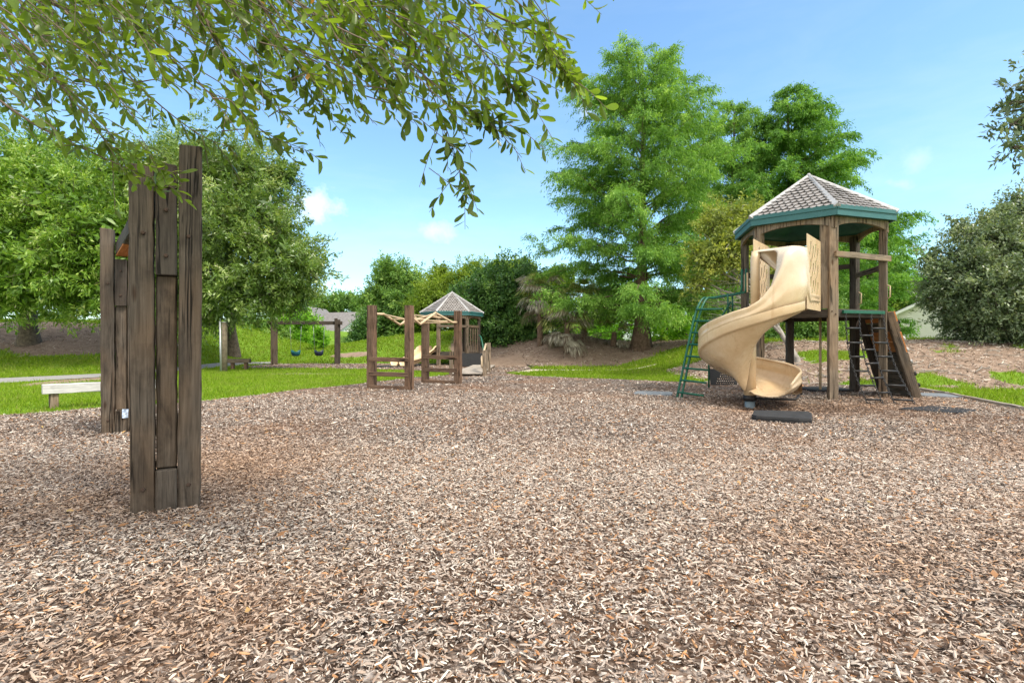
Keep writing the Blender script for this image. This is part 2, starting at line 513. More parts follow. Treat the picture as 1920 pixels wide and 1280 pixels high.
class MB:
    """collects simple shapes for ONE mesh"""
    def __init__(s):
        s.v = []; s.f = []; s.rnd = []; s.smooth = False; s.sm = []

    def add(s, vs, fs, smooth=False, rnd=None):
        b = len(s.v)
        s.v.extend([tuple(v) for v in vs])
        s.f.extend([tuple(i + b for i in f) for f in fs])
        s.sm.extend([smooth] * len(fs))
        r = random.random() if rnd is None else rnd
        s.rnd.extend([r] * len(vs))

    def frame(s, p0, p1, up=(0, 0, 1)):
        z = (Vector(p1) - Vector(p0)).normalized()
        u = Vector(up)
        if abs(z.dot(u)) > .98:
            u = Vector((0, 1, 0)) if abs(z.y) < .9 else Vector((1, 0, 0))
        x = u.cross(z).normalized(); y = z.cross(x)
        return x, y, z

    def bar(s, p0, p1, w, t, up=(0, 0, 1), ch=.12):
        """chamfered rectangular bar; w across (perpendicular to up), t along up"""
        p0 = Vector(p0); p1 = Vector(p1)
        x, y, z = s.frame(p0, p1, up)
        c = min(w, t) * ch
        prof = [(-w / 2 + c, -t / 2), (w / 2 - c, -t / 2), (w / 2, -t / 2 + c), (w / 2, t / 2 - c), (w / 2 - c, t / 2), (-w / 2 + c, t / 2), (-w / 2, t / 2 - c), (-w / 2, -t / 2 + c)]
        vs = [p0 + x * a + y * b for a, b in prof] + [p1 + x * a + y * b for a, b in prof]
        fs = [(i, (i + 1) % 8, (i + 1) % 8 + 8, i + 8) for i in range(8)] + [tuple(range(7, -1, -1)), tuple(range(8, 16))]
        s.add(vs, fs)

    def tube(s, pts, r, n=8, caps=True, taper=None):
        pts = [Vector(p) for p in pts]
        m = len(pts)
        rs = [r] * m if taper is None else [r + (taper - r) * i / (m - 1) for i in range(m)]
        if hasattr(r, '__len__'):
            rs = list(r)
        vs = []
        t0 = (pts[1] - pts[0]).normalized()
        x = t0.orthogonal().normalized()
        for i in range(m):
            t = (pts[min(i + 1, m - 1)] - pts[max(i - 1, 0)])
            t = t.normalized() if t.length > 1e-9 else t0
            x = (x - t * x.dot(t))
            x = x.normalized() if x.length > 1e-6 else t.orthogonal().normalized()
            y = t.cross(x)
            for k in range(n):
                a = 2 * PI * k / n
                vs.append(pts[i] + (x * math.cos(a) + y * math.sin(a)) * rs[i])
        fs = [(i * n + k, i * n + (k + 1) % n, (i + 1) * n + (k + 1) % n, (i + 1) * n + k) for i in range(m - 1) for k in range(n)]
        s.add(vs, fs, True)
        if caps:
            b = len(s.v) - len(vs)
            s.f.append(tuple(b + k for k in range(n - 1, -1, -1))); s.sm.append(False)
            s.f.append(tuple(b + (m - 1) * n + k for k in range(n))); s.sm.append(False)

    def prism(s, poly, z0, z1):
        n = len(poly)
        vs = [(x, y, z0) for x, y in poly] + [(x, y, z1) for x, y in poly]
        fs = [(i, (i + 1) % n, (i + 1) % n + n, i + n) for i in range(n)] + [tuple(range(n - 1, -1, -1)), tuple(range(n, 2 * n))]
        s.add(vs, fs)

    def build(s, name, mat, parent=None, origin=None):
        me = bpy.data.meshes.new(name)
        o0 = Vector(origin) if origin is not None else Vector((0, 0, 0))
        me.from_pydata([Vector(v) - o0 for v in s.v], [], s.f)
        me.polygons.foreach_set('use_smooth', s.sm)
        a = me.attributes.new('rnd', 'FLOAT', 'POINT')
        a.data.foreach_set('value', s.rnd)
        me.update()
        me.materials.append(mat)
        o = bpy.data.objects.new(name, me)
        COL.objects.link(o)
        o.location = o0
        return attach(o, parent)


def board(name, p0, p1, w, t, mat, parent=None, up=(0, 0, 1), seg=None, wob=.003, ch=.10, skew=0.0):
    """a piece of lumber with its own length axis (local Z), rounded arrises and slightly uneven faces"""
    p0 = Vector(p0); p1 = Vector(p1)
    L = (p1 - p0).length
    x, y, z = MB().frame(p0, p1, up)
    seg = seg or max(2, min(26, int(L / .09)))
    c = min(w, t) * ch
    prof = [(-w / 2 + c, -t / 2), (0, -t / 2), (w / 2 - c, -t / 2), (w / 2, -t / 2 + c), (w / 2, 0), (w / 2, t / 2 - c), (w / 2 - c, t / 2), (0, t / 2), (-w / 2 + c, t / 2), (-w / 2, t / 2 - c), (-w / 2, 0), (-w / 2, -t / 2 + c)]
    n = len(prof)
    rr = random.Random(hash((round(p0.x, 3), round(p0.y, 3), round(p0.z, 3), name)) & 0xffff)
    V = []
    zs = [0, .006] + [L * (i / seg) for i in range(1, seg)] + [L - .006, L]
    for i, zz in enumerate(zs):
        sh = .94 if i in (0, len(zs) - 1) else 1.0
        ox, oy = rr.gauss(0, wob * .5), rr.gauss(0, wob * .5)
        for a, b in prof:
            V.append((a * sh + ox + rr.gauss(0, wob * .35), b * sh + oy + rr.gauss(0, wob * .35), zz + (skew * a if i >= len(zs) - 2 else 0)))
    m = len(zs)
    F = [(i * n + k, i * n + (k + 1) % n, (i + 1) * n + (k + 1) % n, (i + 1) * n + k) for i in range(m - 1) for k in range(n)]
    F += [tuple(range(n - 1, -1, -1)), tuple((m - 1) * n + k for k in range(n))]
    me = bpy.data.meshes.new(name)
    me.from_pydata(V, [], F)
    me.materials.append(mat)
    o = bpy.data.objects.new(name, me)
    COL.objects.link(o)
    M = Matrix((x, y, z)).transposed().to_4x4()
    M.translation = p0
    o.matrix_basis = M
    return attach(o, parent)


def tubeobj(name, pts, r, mat, parent=None, n=10, taper=None):
    b = MB(); b.tube(pts, r, n, True, taper)
    return b.build(name, mat, parent, origin=pts[0])


def smoothpath(pts, k=6):
    """Catmull-Rom"""
    pts = [Vector(p) for p in pts]
    P_ = [pts[0] * 2 - pts[1]] + pts + [pts[-1] * 2 - pts[-2]]
    out = []
    for i in range(1, len(P_) - 2):
        a, b, c, d = P_[i - 1:i + 3]
        for j in range(k):
            t = j / k
            out.append(.5 * ((2 * b) + (c - a) * t + (2 * a - 5 * b + 4 * c - d) * t * t + (3 * b - a - 3 * c + d) * t ** 3))
    out.append(pts[-1])
    return out


def in_poly(x, y, poly):
    x = np.asarray(x); y = np.asarray(y)
    ins = np.zeros(x.shape, bool)
    n = len(poly)
    for i in range(n):
        x0, y0 = poly[i]; x1, y1 = poly[(i + 1) % n]
        c = ((y0 > y) != (y1 > y)) & (x < (x1 - x0) * (y - y0) / ((y1 - y0) or 1e-9) + x0)
        ins ^= c
    return ins


def roughen(poly, step=.25, amp=.10, seed=0):
    out = []
    n = len(poly)
    for i in range(n):
        a = Vector(poly[i]); b = Vector(poly[(i + 1) % n])
        L = (b - a).length
        k = max(1, int(L / step))
        nrm = Vector((-(b - a).y, (b - a).x)).normalized()
        for j in range(k):
            p = a.lerp(b, j / k)
            p = p + nrm * (float(fnoise(p.x, p.y, .9, seed)) - .5) * amp * 2
            out.append((p.x, p.y))
    return out


def sheet(name, poly, zfun, mat, kind='structure', grid=.4, attrs=None):
    """flat-ish sheet: polygon triangulated with inner points"""
    xs = [p[0] for p in poly]; ys = [p[1] for p in poly]
    pts = [Vector(p) for p in poly]
    gx, gy = np.meshgrid(np.arange(min(xs) + grid / 2, max(xs), grid), np.arange(min(ys) + grid / 2, max(ys), grid))
    gx = gx.ravel() + rng.uniform(-.1, .1, gx.size) * grid; gy = gy.ravel() + rng.uniform(-.1, .1, gy.size) * grid
    m = in_poly(gx, gy, poly)
    pts += [Vector((a, b)) for a, b in zip(gx[m], gy[m])]
    n = len(poly)
    v, e, f, *_ = delaunay_2d_cdt(pts, [(i, (i + 1) % n) for i in range(n)], [list(range(n))], 1, 1e-5)
    v = np.array([(p.x, p.y) for p in v])
    V = np.column_stack([v, zfun(v[:, 0], v[:, 1])])
    F = np.array([t for t in f if len(t) == 3])
    a, b, c = V[F[:, 0]], V[F[:, 1]], V[F[:, 2]]
    flip = np.cross(b - a, c - a)[:, 2] < 0
    F[flip] = F[flip][:, ::-1]
    o = raw_mesh(name, V, F, mat, smooth=True)
    return tag(o, kind=kind)


# ------------------------------------------------------------------ outlines on the ground
BED0 = [(-13, -4), (10.5, -4), (8.3, 6.5), (8.73, 9.1), (9.55, 11.65), (9.9, 13.2), (8.9, 14.5), (5.4, 15.2), (2.5, 16.9), (.72, 17.9), (.25, 18.6), (-.2, 20.0), (.94, 23.5), (.45, 28.0),
        (-3, 28.1), (-8, 28.5), (-12.4, 27.9), (-12.6, 25), (-11.6, 23), (-9.4, 23.3), (-6.1, 22.6), (-4.6, 22.2), (-2.6, 20.8), (-2.2, 19.4), (-2.3, 18.3), (-3.15, 17.4), (-4.1, 15.2), (-4.5, 14.1), (-5.2, 13), (-5.5, 12), (-5.85, 11.1),
        (-6.1, 10.3), (-7.2, 9.4), (-8.1, 8.45), (-13, 6.6)]
BED = roughen(BED0, .3, .09, 2)
PATH0 = [(-21.5, 7), (-16.9, 11.4), (-14.9, 14.2), (-13.75, 17.9), (-13.3, 23), (-13.0, 26.5), (-12.6, 28.4), (-13.0, 28.7), (-13.9, 26.7), (-14.4, 23), (-15.2, 19.6), (-16.8, 16.8), (-19.3, 12.6), (-23.5, 8.6)]
PATH = roughen(PATH0, .3, .04, 5)
TRAIL = roughen([(-.1, 20.2), (1.6, 21.6), (4.0, 21.9), (6.2, 22.6), (6.2, 22.95), (4.0, 22.5), (1.5, 22.7), (.75, 22.9)], .25, .12, 8)


def pit(x, y):
    """scooped hollow under the slide's exit"""
    return -.15 * np.exp(-((x - 4.55) ** 2 + (y - 9.95) ** 2) / (2 * .55 ** 2))


POSTS = [(6.38, 10.62), (7.69, 11.05)]


def heap(x, y):
    h = 0
    for a, b in POSTS:
        h = np.maximum(h, .022 * np.exp(-((x - a) ** 2 + (y - b) ** 2) / (2 * .13 ** 2)))
    for a, b in ((-2.47, 3.72), (-5.2, 6.95)):
        h = h - .024 * np.exp(-((x - a) ** 2 + (y - b) ** 2) / (2 * .4 ** 2))
    return h


def bed_z(x, y):
    return .032 + pit(x, y) + heap(x, y) + .03 * (fnoise(x, y, 1.3, 6) - .5) * sstep(1.0, 3.0, np.hypot(x, y))


def dirtmask(x, y):
    x = np.asarray(x, float); y = np.asarray(y, float)
    d = np.zeros(np.broadcast(x, y).shape)
    wob = (fnoise(x, y, 2.2, 11) - .5)
    el = lambda cx, cy, rx, ry: np.sqrt(((x - cx) / rx) ** 2 + ((y - cy) / ry) ** 2) + wob * .8
    d = np.maximum(d, sstep(1.15, .7, el(-22.4, 26.0, 6.2, 3.1)))
    d = np.maximum(d, sstep(1.2, .8, el(3.4, 28.6, 6.4, 3.9)))
    d = np.maximum(d, sstep(1.15, .7, el(-1.2, 31.5, 3.2, 3.2)))
    d = np.maximum(d, .9 * sstep(1.1, .6, el(-7.0, 10.9, 1.0, .45)))
    d = np.maximum(d, .55 * sstep(1.1, .3, el(-7.5, 19.8, 2.6, 1.1)))
    d = np.maximum(d, .7 * sstep(1.1, .6, el(-13.2, 16.2, .9, 2.8)))
    d = np.maximum(d, sstep(1.1, .7, el(-9.3, 30.5, 1.2, .6)))
    # right berm: bare mulch slope broken by tufts
    k = sstep(4.8, 6.4, x) * sstep(13.2, 14.4, y + .04 * x)
    tuft = fnoise(x, y, 1.5, 21)
    slope = np.where(x < 9.5, sstep(.80, .64, tuft), sstep(.70, .54, tuft)) * sstep(20.6, 19.4, y)
    base = sstep(15.6, 17.0, y + (x - 12) * .12)
    green = sstep(.56, .42, fnoise(x, y, 1.1, 33))
    dd = k * np.where((y > 14.6 + .35 * np.clip(x - 9.5, 0, 3)) | (x < 9), slope * (.75 + .25 * base), green * .9)
    d = np.maximum(d, np.clip(dd, 0, 1))
    return d


# ------------------------------------------------------------------ ground sheet
def build_ground():
    def axis(a, b, step, far, k):
        c = list(np.arange(a, b + 1e-6, step))
        s = step; lo = [a]; hi = [b]
        while lo[-1] > -far:
            s *= k; lo.append(lo[-1] - s)
        s = step
        while hi[-1] < far:
            s *= k; hi.append(hi[-1] + s)
        return np.array(lo[:0:-1] + c + hi[1:])
    xs = axis(-30, 24, .3, 500, 1.35)
    ys = axis(-4, 44, .3, 500, 1.35)
    X, Y = np.meshgrid(xs, ys)
    Z = terr(X, Y)
    nx, ny = len(xs), len(ys)
    V = np.column_stack([X.ravel(), Y.ravel(), Z.ravel()])
    i, j = np.meshgrid(np.arange(nx - 1), np.arange(ny - 1))
    a = (j * nx + i).ravel()
    F = np.column_stack([a, a + 1, a + nx + 1, a + nx])
    # keep the soil well under the scooped hollow of the mulch
    V[:, 2] += 1.5 * pit(V[:, 0], V[:, 1])
    o = raw_mesh('ground', V, F, GROUND, smooth=True, attrs={'dirt': dirtmask(V[:, 0], V[:, 1])})
    tag(o, kind='structure')


build_ground()
sheet('mulch_bed', BED, bed_z, MULCH, grid=.35)
sheet('path', PATH, lambda x, y: terr(x, y) + .016, ASPH, grid=.3)
sheet('trail', TRAIL, lambda x, y: terr(x, y) + .008, SANDY, grid=.3)


# ------------------------------------------------------------------ wood chips, grass, litter (uncountable)
def rand_basis(n, tilt):
    th = rng.uniform(0, 2 * PI, n)
    tz = rng.normal(0, tilt, n)
    d = np.column_stack([np.cos(th) * np.cos(tz), np.sin(th) * np.cos(tz), np.sin(tz)])
    up = np.column_stack([rng.normal(0, tilt * 1.3, n), rng.normal(0, tilt * 1.3, n), np.ones(n)])
    s = np.cross(up, d); s /= np.linalg.norm(s, axis=1)[:, None]
    u = np.cross(d, s)
    return d, s, u


def sample_view(n, d0, d1, margin):
    """points spread evenly over the trapezoid of ground in view, with a margin"""
    y = np.sqrt(rng.uniform(d0 ** 2, d1 ** 2, n))
    x = rng.uniform(-1, 1, n) * (.97 * y + margin)
    return x, y


def build_chips():
    Vs = []; Fs = []; Rs = []; nb = 0
    # near chips: little ridged splinters
    n = 560000
    x, y = sample_view(n, 1.3, 6.8, 2.0)
    k = in_poly(x, y, BED) & (rng.random(n) < sstep(6.8, 4.4, y))
    x, y = x[k], y[k]; n = len(x)
    d, s, u = rand_basis(n, .30)
    big = rng.random(n) < .05
    L = np.exp(rng.normal(math.log(.0185), .42, n)); L = np.clip(L, .008, .048); L[big] *= 1.35
    w = L * rng.uniform(.16, .38, n); w = np.clip(w, .003, .011)
    h = w * rng.uniform(.35, .75, n)
    z = bed_z(x, y) + rng.uniform(-.004, .026, n)
    c = np.column_stack([x, y, z])
    bend = rng.normal(0, .07, n) * L
    V = np.empty((n, 9, 3))
    for i, (a, ww, sc) in enumerate(((-.5, .55, .6), (0, 1.0, 1.0), (.5, .5, .5))):
        ctr = c + d * (a * L)[:, None] + (u * (0 if i != 1 else 1)) * (bend)[:, None]
        V[:, i * 3] = ctr - s * (w * ww * .5)[:, None]
        V[:, i * 3 + 1] = ctr + u * (h * sc)[:, None] + s * (w * .12 * rng.normal(0, 1, n))[:, None]
        V[:, i * 3 + 2] = ctr + s * (w * ww * .5)[:, None]
    F = np.array([[0, 3, 4, 1], [1, 4, 5, 2], [3, 6, 7, 4], [4, 7, 8, 5]])
    Fs.append((np.arange(n)[:, None, None] * 9 + F[None]).reshape(-1, 4) + nb)
    Vs.append(V.reshape(-1, 3)); r = rng.random(n); Rs.append(np.repeat(r, 9)); nb += n * 9
    # farther chips: tilted flakes
    for (n, d0, d1, lo) in ((480000, 4.2, 13.0, .024), (130000, 9.5, 28.2, .042)):
        x, y = sample_view(n, d0, d1, 2.4)
        k = in_poly(x, y, BED) & (rng.random(n) < (sstep(4.2, 6.0, y) * sstep(13.0, 10.0, y) if d0 < 5 else sstep(9.5, 12.5, y)))
        x, y = x[k], y[k]; n = len(x)
        d, s, u = rand_basis(n, .30)
        L = np.clip(np.exp(rng.normal(math.log(lo), .4, n)), .012, .12)
        w = np.clip(L * rng.uniform(.2, .42, n), .006, .03)
        c = np.column_stack([x, y, bed_z(x, y) + rng.uniform(.003, .022, n)])
        V = np.empty((n, 4, 3))
        V[:, 0] = c - d * (L * .5)[:, None] - s * (w * .4)[:, None]
        V[:, 1] = c + d * (L * .5)[:, None] - s * (w * .3)[:, None]
        V[:, 2] = c + d * (L * .5)[:, None] + s * (w * .3)[:, None]
        V[:, 3] = c - d * (L * .5)[:, None] + s * (w * .4)[:, None]
        Fs.append(np.arange(n * 4).reshape(-1, 4) + nb)
        Vs.append(V.reshape(-1, 3)); Rs.append(np.repeat(rng.random(n), 4)); nb += n * 4
    o = raw_mesh('wood_chips', np.concatenate(Vs), np.concatenate(Fs), CHIPS, attrs={'rnd': np.concatenate(Rs), 'fresh': freshness(np.concatenate(Vs)[:, 0], np.concatenate(Vs)[:, 1])})
    tag(o, 'loose grey and brown wood chips covering the playground bed', kind='stuff')


build_chips()


def build_grass():
    Vs = []; Rs = []
    zones = [(150000, -16, -2, 7.5, 22.8, .055, .008), (100000, -1.5, 11, 14.5, 24.5, .055, .010), (70000, 8, 21, 8, 21, .075, .010), (60000, -27, -16, 12, 22.8, .07, .014), (120000, -30, 3, 22.5, 40, .09, .022), (40000, 0, 26, 19, 34, .10, .022)]
    for n, x0, x1, y0, y1, hh, ww in zones:
        x = rng.uniform(x0, x1, n); y = rng.uniform(y0, y1, n)
        k = ~in_poly(x, y, BED) & ~in_poly(x, y, PATH) & ~in_poly(x, y, TRAIL)
        k &= (dirtmask(x, y) + rng.normal(0, .10, n) + (fnoise(x, y, .35, 2) - .5) * .5) < .5
        k &= np.abs(x) < (.97 * y + 4.0)
        x, y = x[k], y[k]; n = len(x)
        th = rng.uniform(0, 2 * PI, n)
        h = hh * np.exp(rng.normal(0, .35, n)) * (.55 + .9 * fnoise(x, y, .6, 5)); w = ww * rng.uniform(.6, 1.4, n)
        z = terr(x, y) - .004
        s = np.column_stack([np.cos(th), np.sin(th), np.zeros(n)]) * w[:, None]
        lean = rng.normal(0, .45, (n, 2)) * h[:, None]
        c = np.column_stack([x, y, z])
        V = np.empty((n, 3, 3))
        V[:, 0] = c - s; V[:, 1] = c + s
        V[:, 2] = c + np.column_stack([lean, h])
        Vs.append(V.reshape(-1, 3)); Rs.append(np.repeat(rng.random(n), 3))
    V = np.concatenate(Vs)
    o = raw_mesh('grass', V, np.arange(len(V)).reshape(-1, 3), BLADE, attrs={'rnd': np.concatenate(Rs)})
    tag(o, 'short bright green lawn grass around the mulch bed', kind='stuff')


build_grass()


def build_litter():
    n = 26000
    x = rng.uniform(4.5, 22, n); y = rng.uniform(13.3, 21, n)
    k = (dirtmask(x, y) > .45) & ~in_poly(x, y, BED)
    x, y = x[k], y[k]
    x2 = rng.uniform(-3, 10, 12000); y2 = rng.uniform(24.5, 33, 12000)
    k = (dirtmask(x2, y2) > .5) & ~in_poly(x2, y2, BED)
    x = np.concatenate([x, x2[k]]); y = np.concatenate([y, y2[k]])
    x3 = rng.uniform(-28, -15, 12000); y3 = rng.uniform(20, 31, 12000)
    k = (dirtmask(x3, y3) > .5)
    x = np.concatenate([x, x3[k]]); y = np.concatenate([y, y3[k]]); n = len(x)
    d, s, u = rand_basis(n, .3)
    L = np.clip(np.exp(rng.normal(math.log(.06), .5, n)), .02, .4); w = np.clip(L * .25, .008, .03)
    c = np.column_stack([x, y, terr(x, y) + rng.uniform(.01, .04, n)])
    V = np.empty((n, 4, 3))
    V[:, 0] = c - d * (L * .5)[:, None] - s * (w * .5)[:, None]
    V[:, 1] = c + d * (L * .5)[:, None] - s * (w * .4)[:, None]
    V[:, 2] = c + d * (L * .5)[:, None] + s * (w * .4)[:, None]
    V[:, 3] = c - d * (L * .5)[:, None] + s * (w * .5)[:, None]
    o = raw_mesh('bark_litter', V.reshape(-1, 3), np.arange(n * 4).reshape(-1, 4), CHIPS, attrs={'rnd': np.repeat(rng.random(n) * .9, 4)})
    tag(o, 'dry bark and leaf litter strewn over the bare slopes', kind='stuff')
    b = MB()
    for i in range(170):
        xx = random.uniform(7.5, 20); yy = random.uniform(14.8, 19.3)
        if dirtmask(xx, yy) < .4: continue
        L = random.uniform(.15, .6); a = random.gauss(0, .7)
        p = Vector((xx, yy, float(terr(xx, yy)) + .03)); q = Vector((xx + L * math.cos(a), yy + L * math.sin(a), 0)); q.z = float(terr(q.x, q.y)) + random.uniform(.03, .08)
        m = (p + q) / 2 + Vector((random.gauss(0, .05), random.gauss(0, .05), random.uniform(0, .04)))
        b.tube([p, m, q], random.uniform(.006, .016), 5)
    o = b.build('fallen_twigs', BARK_PALE)
    tag(o, 'pale fallen twigs scattered on the bare berm', kind='stuff')


build_litter()


def build_fallen_leaves():
    n = 620
    x, y = sample_view(n, 1.5, 9.0, .5)
    k = in_poly(x, y, BED); x, y = x[k], y[k]; n = len(x)
    d, s, u = rand_basis(n, .25)
    L = rng.uniform(.035, .075, n); w = L * rng.uniform(.3, .45, n)
    c = np.column_stack([x, y, bed_z(x, y) + rng.uniform(.02, .032, n)])
    V = np.empty((n, 6, 3)); cu = rng.uniform(-.1, .35, n)
    for i, (a, ww) in enumerate(((-.5, .12), (.05, 1.0), (.5, .05))):
        q = c + d * (a * L)[:, None] + u * (cu * L * abs(a) * 1.2)[:, None]
        V[:, i * 2] = q - s * (w * ww * .5)[:, None] + u * (w * .15 * ww)[:, None]
        V[:, i * 2 + 1] = q + s * (w * ww * .5)[:, None] + u * (w * .15 * ww)[:, None]
    F = np.array([[0, 2, 3, 1], [2, 4, 5, 3]])
    o = raw_mesh('fallen_leaves', V.reshape(-1, 3), (np.arange(n)[:, None, None] * 6 + F[None]).reshape(-1, 4), L_FALLEN, attrs={'rnd': np.repeat(rng.random(n), 6)})
    tag(o, 'small dry brown and yellow leaves fallen on the mulch', kind='stuff')


build_fallen_leaves()


# ------------------------------------------------------------------ leaves and trees
def unit(a):
    return a / np.maximum(np.linalg.norm(a, axis=1), 1e-9)[:, None]


class Leaves:
    def __init__(s):
        s.V = []; s.R = []

    def add(s, pos, d, n, L, w, rnd, fold=.18):
        d = unit(d); sd = unit(np.cross(d, n)); n = np.cross(sd, d)
        L = np.asarray(L)[:, None]; w = np.asarray(w)[:, None]
        V = np.empty((len(pos), 4, 3))
        V[:, 0] = pos
        V[:, 1] = pos + d * L * .55 + sd * w * .5 + n * w * fold
        V[:, 2] = pos + d * L
        V[:, 3] = pos + d * L * .55 - sd * w * .5 + n * w * fold
        s.V.append(V.reshape(-1, 3)); s.R.append(np.repeat(rnd, 4))

    def build(s, name, mat, parent, origin):
        V = np.concatenate(s.V) - np.array(origin)[None]
        return raw_mesh(name, V, np.arange(len(V)).reshape(-1, 4), mat, parent, Matrix.Translation(origin), attrs={'rnd': np.concatenate(s.R)})


def limb(b, p0, p1, r0, r1, sag=.0, wob=.12, n=6, sides=7):
    p0 = Vector(p0); p1 = Vector(p1); L = (p1 - p0).length
    pts = [p0]
    for i in range(1, n):
        t = i / n
        p = p0.lerp(p1, t) + Vector((random.gauss(0, wob), random.gauss(0, wob), random.gauss(0, wob * .6))) * L * .25 * math.sin(PI * t)
        p.z += sag * L * math.sin(PI * t)
        pts.append(p)
    pts.append(p1)
    pts = smoothpath(pts, 2)
    m = len(pts)
    b.tube(pts, [r0 + (r1 - r0) * (i / (m - 1)) ** .8 for i in range(m)], sides)


def trunk_mesh(b, base, top, r0, r1, flare=1.7, ribs=0, sides=14):
    base = Vector(base); top = Vector(top)
    n = 12
    c = []; rs = []
    for i in range(n + 1):
        t = i / n
        p = base.lerp(top, t) + Vector((random.gauss(0, .02), random.gauss(0, .02), 0)) * (top - base).length * .15 * math.sin(PI * t)
        c.append(p); rs.append((r0 + (r1 - r0) * t) * (1 + (flare - 1) * math.exp(-t * (top - base).length / (r0 * 2.2))))
    c[0].z -= .25
    vs = []
    for i in range(n + 1):
        for k in range(sides):
            a = 2 * PI * k / sides
            rr = rs[i]
            if ribs:
                rr *= 1 + .16 * math.cos(ribs * a) * math.exp(-i / n * 5)
            rr *= 1 + .05 * math.sin(3 * a + i)
            vs.append(c[i] + Vector((math.cos(a) * rr, math.sin(a) * rr, 0)))
    fs = [(i * sides + k, i * sides + (k + 1) % sides, (i + 1) * sides + (k + 1) % sides, (i + 1) * sides + k) for i in range(n) for k in range(sides)]
    b.add(vs, fs, True)


def puff_tree(name, label, cat, base, puffs, mat, nleaf, L, W, trunk=(.25, .15), bark=None, trunk_top=None, group=None, clump=.55, cl_leaf=70, droop=.25, shell=.55, squash=.85, flare=1.6, seed=1, twigs=True, crown='crown', limb_r=.09, wisps=0.0, core=.22, elong=1.0):
    g = np.random.default_rng(seed); random.seed(seed)
    base = Vector(base)
    root = thing(name, base, label, cat, group)
    bark = bark or BARK
    C = np.array([list(p[0]) for p in puffs]); Rr = np.array([p[1] for p in puffs])
    top = Vector(trunk_top) if trunk_top is not None else Vector((base.x * .6 + C[:, 0].mean() * .4, base.y * .6 + C[:, 1].mean() * .4, base.z + (C[:, 2].mean() - base.z) * .75))
    b = MB()
    trunk_mesh(b, base, top, trunk[0], trunk[1], flare)
    b.build('trunk', bark, root, base)
    bb = MB()
    lv = Leaves()
    wts = Rr ** 2; wts = wts / wts.sum()
    for pi in range(len(puffs)):
        c = Vector(C[pi]); r = Rr[pi]
        t = random.uniform(.55, 1.0)
        st = base.lerp(top, t)
        limb(bb, st, c, trunk[1] * random.uniform(.5, .8) if limb_r is None else limb_r * (1.4 - .6 * t) * (.6 + r / Rr.max() * .5), .025, .08, .16, 6)
        nl = int(nleaf * wts[pi]); nc = max(4, nl // cl_leaf)
        dd = unit(g.normal(size=(nc, 3)))
        rad = r * (shell + (1 - shell) * g.random(nc) ** .6) * (1 + wisps * np.maximum(0, g.normal(0, 1, nc)))
        hole = g.random(nc) < .12
        rad[hole] *= .5
        cc = C[pi] + dd * rad[:, None] * np.array([1, 1, squash])
        if twigs:
            for q in range(0, nc, 2):
                e = Vector(cc[q]); m = c.lerp(e, .5) + Vector((random.gauss(0, .1), random.gauss(0, .1), random.gauss(0, .08))) * r
                bb.tube([c.lerp(e, .12), m, e], .018 * (.6 + r * .2), 4, False, .006)
        # leaves of each clump
        idx = np.repeat(np.arange(nc), cl_leaf)
        n = len(idx)
        out = unit(cc[idx] - C[pi] + np.array([0, 0, .15 * r]))
        cs = clump * (.6 + .8 * g.random(nc))[idx]
        axis = unit(dd * .8 + g.normal(size=(nc, 3)) * .65 + np.array([0, 0, .10]))[idx]
        uu = g.random(n)
        loc = g.normal(size=(n, 3)) * (cs * (.30 - .17 * uu))[:, None]
        loc += axis * ((uu - .35) * cs * 2.3 * elong)[:, None]
        loc[:, 2] -= np.abs(g.normal(0, droop * .5, n)) * cs
        pos = cc[idx] + loc
        d = unit(out * .7 + g.normal(size=(n, 3)) * .75 + np.array([0, 0, -droop]))
        nn = unit(g.normal(size=(n, 3)) * .8 + np.array([0, 0, .8]) + out * .4)
        tone = np.clip(g.normal(.5, .17, nc)[idx] + g.normal(0, .2, n), 0, 1)
        lv.add(pos, d, nn, L * np.exp(g.normal(0, .25, n)), W * np.exp(g.normal(0, .25, n)), tone)
    # inner leaves that close the middle of each bough
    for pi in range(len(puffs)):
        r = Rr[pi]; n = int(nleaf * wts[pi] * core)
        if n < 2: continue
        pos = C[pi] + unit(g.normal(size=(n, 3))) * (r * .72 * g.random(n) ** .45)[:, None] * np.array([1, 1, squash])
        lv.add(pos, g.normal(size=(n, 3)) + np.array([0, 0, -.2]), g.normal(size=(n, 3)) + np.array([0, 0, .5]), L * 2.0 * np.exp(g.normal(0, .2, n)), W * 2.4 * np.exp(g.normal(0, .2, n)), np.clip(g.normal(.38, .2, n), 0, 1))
    bb.build('branches', bark, root, base)
    lv.build(crown, mat, root, base)
    return root


